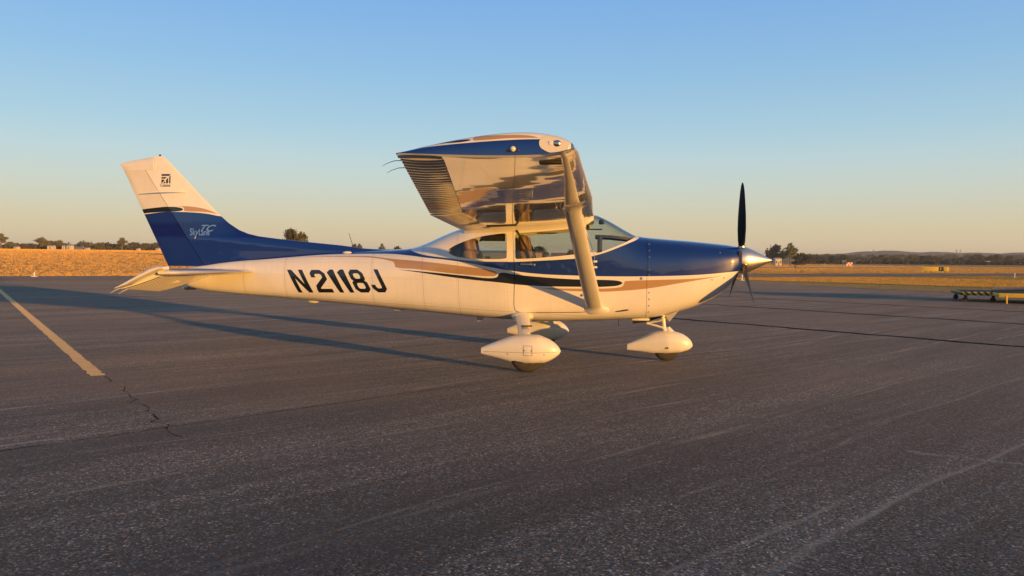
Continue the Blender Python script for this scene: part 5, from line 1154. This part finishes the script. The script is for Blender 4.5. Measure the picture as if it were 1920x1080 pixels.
def caster(x, y, name='caster_wheel'):
    bm = bmesh.new(); bmesh.ops.create_cone(bm, cap_ends=True, segments=16, radius1=0.085, radius2=0.085, depth=0.05, matrix=Matrix.Translation((x, y, 0.085)) @ Matrix.Rotation(math.pi / 2, 4, 'X')); w_ = bmobj(name, bm, M['rubber'], dl, 40)
    bm = bmesh.new(); rbox(bm, (0.09, 0.012, 0.15), (x + 0.01, y - 0.036, 0.14), 0.003); rbox(bm, (0.09, 0.012, 0.15), (x + 0.01, y + 0.036, 0.14), 0.003); rbox(bm, (0.11, 0.10, 0.02), (x + 0.01, y, 0.215), 0.003); bmobj('fork', bm, M['dkmetal'], w_, 40)
ZD = 0.33
boxobj('deck', (4.6, 2.5, 0.025), (2.3, 1.2, ZD + 0.005), M['deck'], dl, 0.004)
boxobj('front_rail', (0.88, 0.05, 0.12), (0.44, -0.06, ZD - 0.04), M['hazard'], dl, 0.008); boxobj('step_rail', (0.05, 0.95, 0.11), (0.91, -0.55, ZD - 0.04), M['yel'], dl, 0.008)
boxobj('side_rail', (0.05, 2.5, 0.12), (-0.02, 1.22, ZD - 0.04), M['hazard'], dl, 0.008); boxobj('front_rail', (3.7, 0.06, 0.14), (2.76, -1.05, ZD - 0.045), M['yel'], dl, 0.008)
boxobj('step_deck', (3.65, 0.95, 0.02), (2.76, -0.55, ZD - 0.02), M['yel'], dl, 0.004); boxobj('rear_rail', (4.6, 0.05, 0.12), (2.3, 2.46, ZD - 0.04), M['yel'], dl, 0.008)
for x, y in ((0.10, 0.05), (0.10, 2.35), (0.95, 0.2), (2.3, -0.75), (4.4, 0.1), (4.4, 2.35)): caster(x, y)
for x in (1.12, 4.2): tubeobj('jack_leg', [(x, -1.06, ZD - 0.05), (x + 0.02, -1.06, 0.012)], [0.035, 0.022], M['yel'], dl, 8)
bm = bmesh.new(); tube(bm, [(1.0, 0.9, ZD + 0.10), (2.8, 0.9, ZD + 0.13), (4.5, 0.9, ZD + 0.11)], 0.06, 8); bmobj('cover_roll', bm, M['wallg'], dl, 60)

# unseen stand-in for an unknown object, added to cast the long apron shadow
sh = empty('shadow_stand_in', (33.6, 11.0, 0.0), R(45.5)); tag(sh, 'low grey stand-in box added beyond the right edge to throw a long shadow', 'shed')
boxobj('wall', (2.6, 3.0, 1.15), (0, 0, 0.575), M['wallg'], sh); mesh('roof', [(-1.5, -1.7, 1.16), (1.5, -1.7, 1.16), (1.5, 1.7, 1.16), (-1.5, 1.7, 1.16), (0, -1.7, 1.40), (0, 1.7, 1.40)], [(0, 4, 5, 3), (1, 2, 5, 4), (0, 1, 4), (2, 3, 5), (0, 3, 2, 1)], M['roofg'], sh)
boxobj('door', (0.05, 0.95, 0.95), (-1.325, 0, 0.5), M['dkmetal'], sh)

# dry grass tufts along the near borders of the field
def grass(name, pts, hmin, hmax, mat, label, seed, ws=None):
    r = np.random.RandomState(seed); n = len(pts); B = 7; P = np.repeat(np.array(pts), B, axis=0) + np.c_[r.normal(0, .09, (n * B, 2)) * (np.repeat(np.array(ws), B)[:, None] if ws is not None else 1.0), np.zeros(n * B)]; m = len(P)
    a = r.rand(m) * 6.28; w = 0.006 + 0.012 * r.rand(m); k_ = np.repeat(np.array(ws), B) if ws is not None else 1.0; w = w * k_; h_ = (hmin + (hmax - hmin) * r.rand(m) ** 2) * (0.8 + 0.2 * k_); lean = r.normal(0, .55, (m, 2)) * h_[:, None]
    dx = np.c_[np.cos(a) * w, np.sin(a) * w, np.zeros(m)]; V = np.stack([P - dx, P + dx, P + np.c_[lean, h_]], 1).reshape(-1, 3); F = np.arange(len(V)).reshape(-1, 3)
    return tag(link(name, np_mesh(name, V, F, mat), None), label, 'grass', kind='stuff')
t = NT('straw'); oi = t.coord(); n = t.noise(oi, 0.25, 5, 0.7); n2 = t.noise(oi, 8.0, 2)
M['straw'] = t.P(base=t.mix(1.0, t.mix(t.ramp(n, [(0.35, 0), (0.65, 1)]), (0.68, 0.39, 0.085), (0.80, 0.51, 0.15)), t.ramp(n2, [(0.2, 0.8), (0.8, 1.1)]), 'MULTIPLY'), rough=0.9, spec=0.1, diffr=0.8)
q = random.Random(11); pts = []
while len(pts) < 26000:
    a, b = 42 + 130 * q.random() ** 1.3, -0.6 - 62 * q.random() ** 0.8; x, y = tx(a, b)
    # inside the wedge between apron edge and taxiway
    if x < 17.2 + max(0, 42.5 - y) * 0.577 + 0.25: continue
    if x / y > 0.72: continue
    k = math.sin(x * 0.35) * math.sin(y * 0.4) + q.uniform(-1.0, 1.2)
    if k < -0.35: continue
    pts.append((x, y, -0.06))
grass('verge_grass', pts, 0.03, 0.13, M['straw'], 'dry straw grass between the apron and the taxiway on the right', 1)
pts = []; ws = []
while len(pts) < 60000:
    a, b = -75 + 420 * q.random(), 13.9 + 400 * q.random() ** 2.0; x, y = tx(a, b)
    if y < 40 or abs(x / y) > 0.72: continue
    if -0.05 < x / y < 0.22 and q.random() < 0.8: continue
    d_ = math.hypot(x, y); pr_ = (Vector((x, y)) - rw); al, ac = pr_.dot(taxd), pr_.dot(taxn)
    if -32 < al < 140 and -1 < ac < 33: continue
    pts.append((x, y, H(x, y) - 0.01)); ws.append(max(0.6, d_ / 60.0))
grass('field_grass', pts, 0.05, 0.17, M['straw'], 'dry orange grass filling the field beyond the taxiway', 2, ws)

# thin evening haze over the whole field
bm = bmesh.new(); rbox(bm, (19000, 12000, 43), (0, 4000, 19.5), 0); hz = bmobj('haze', bm, None, None)
hm = bpy.data.materials.new('haze_air'); hm.use_nodes = True; hn = hm.node_tree.nodes; hm.node_tree.links.clear() if False else None
hn.remove(hn['Principled BSDF']); pv = hn.new('ShaderNodeVolumePrincipled'); pv.inputs['Color'].default_value = (0.92, 0.90, 0.88, 1); pv.inputs['Density'].default_value = 0.00023; pv.inputs['Anisotropy'].default_value = 0.2
hm.node_tree.links.new(pv.outputs[0], hn['Material Output'].inputs['Volume']); hz.data.materials.append(hm)
tag(hz, 'thin warm evening haze over the airfield', 'haze', kind='stuff')
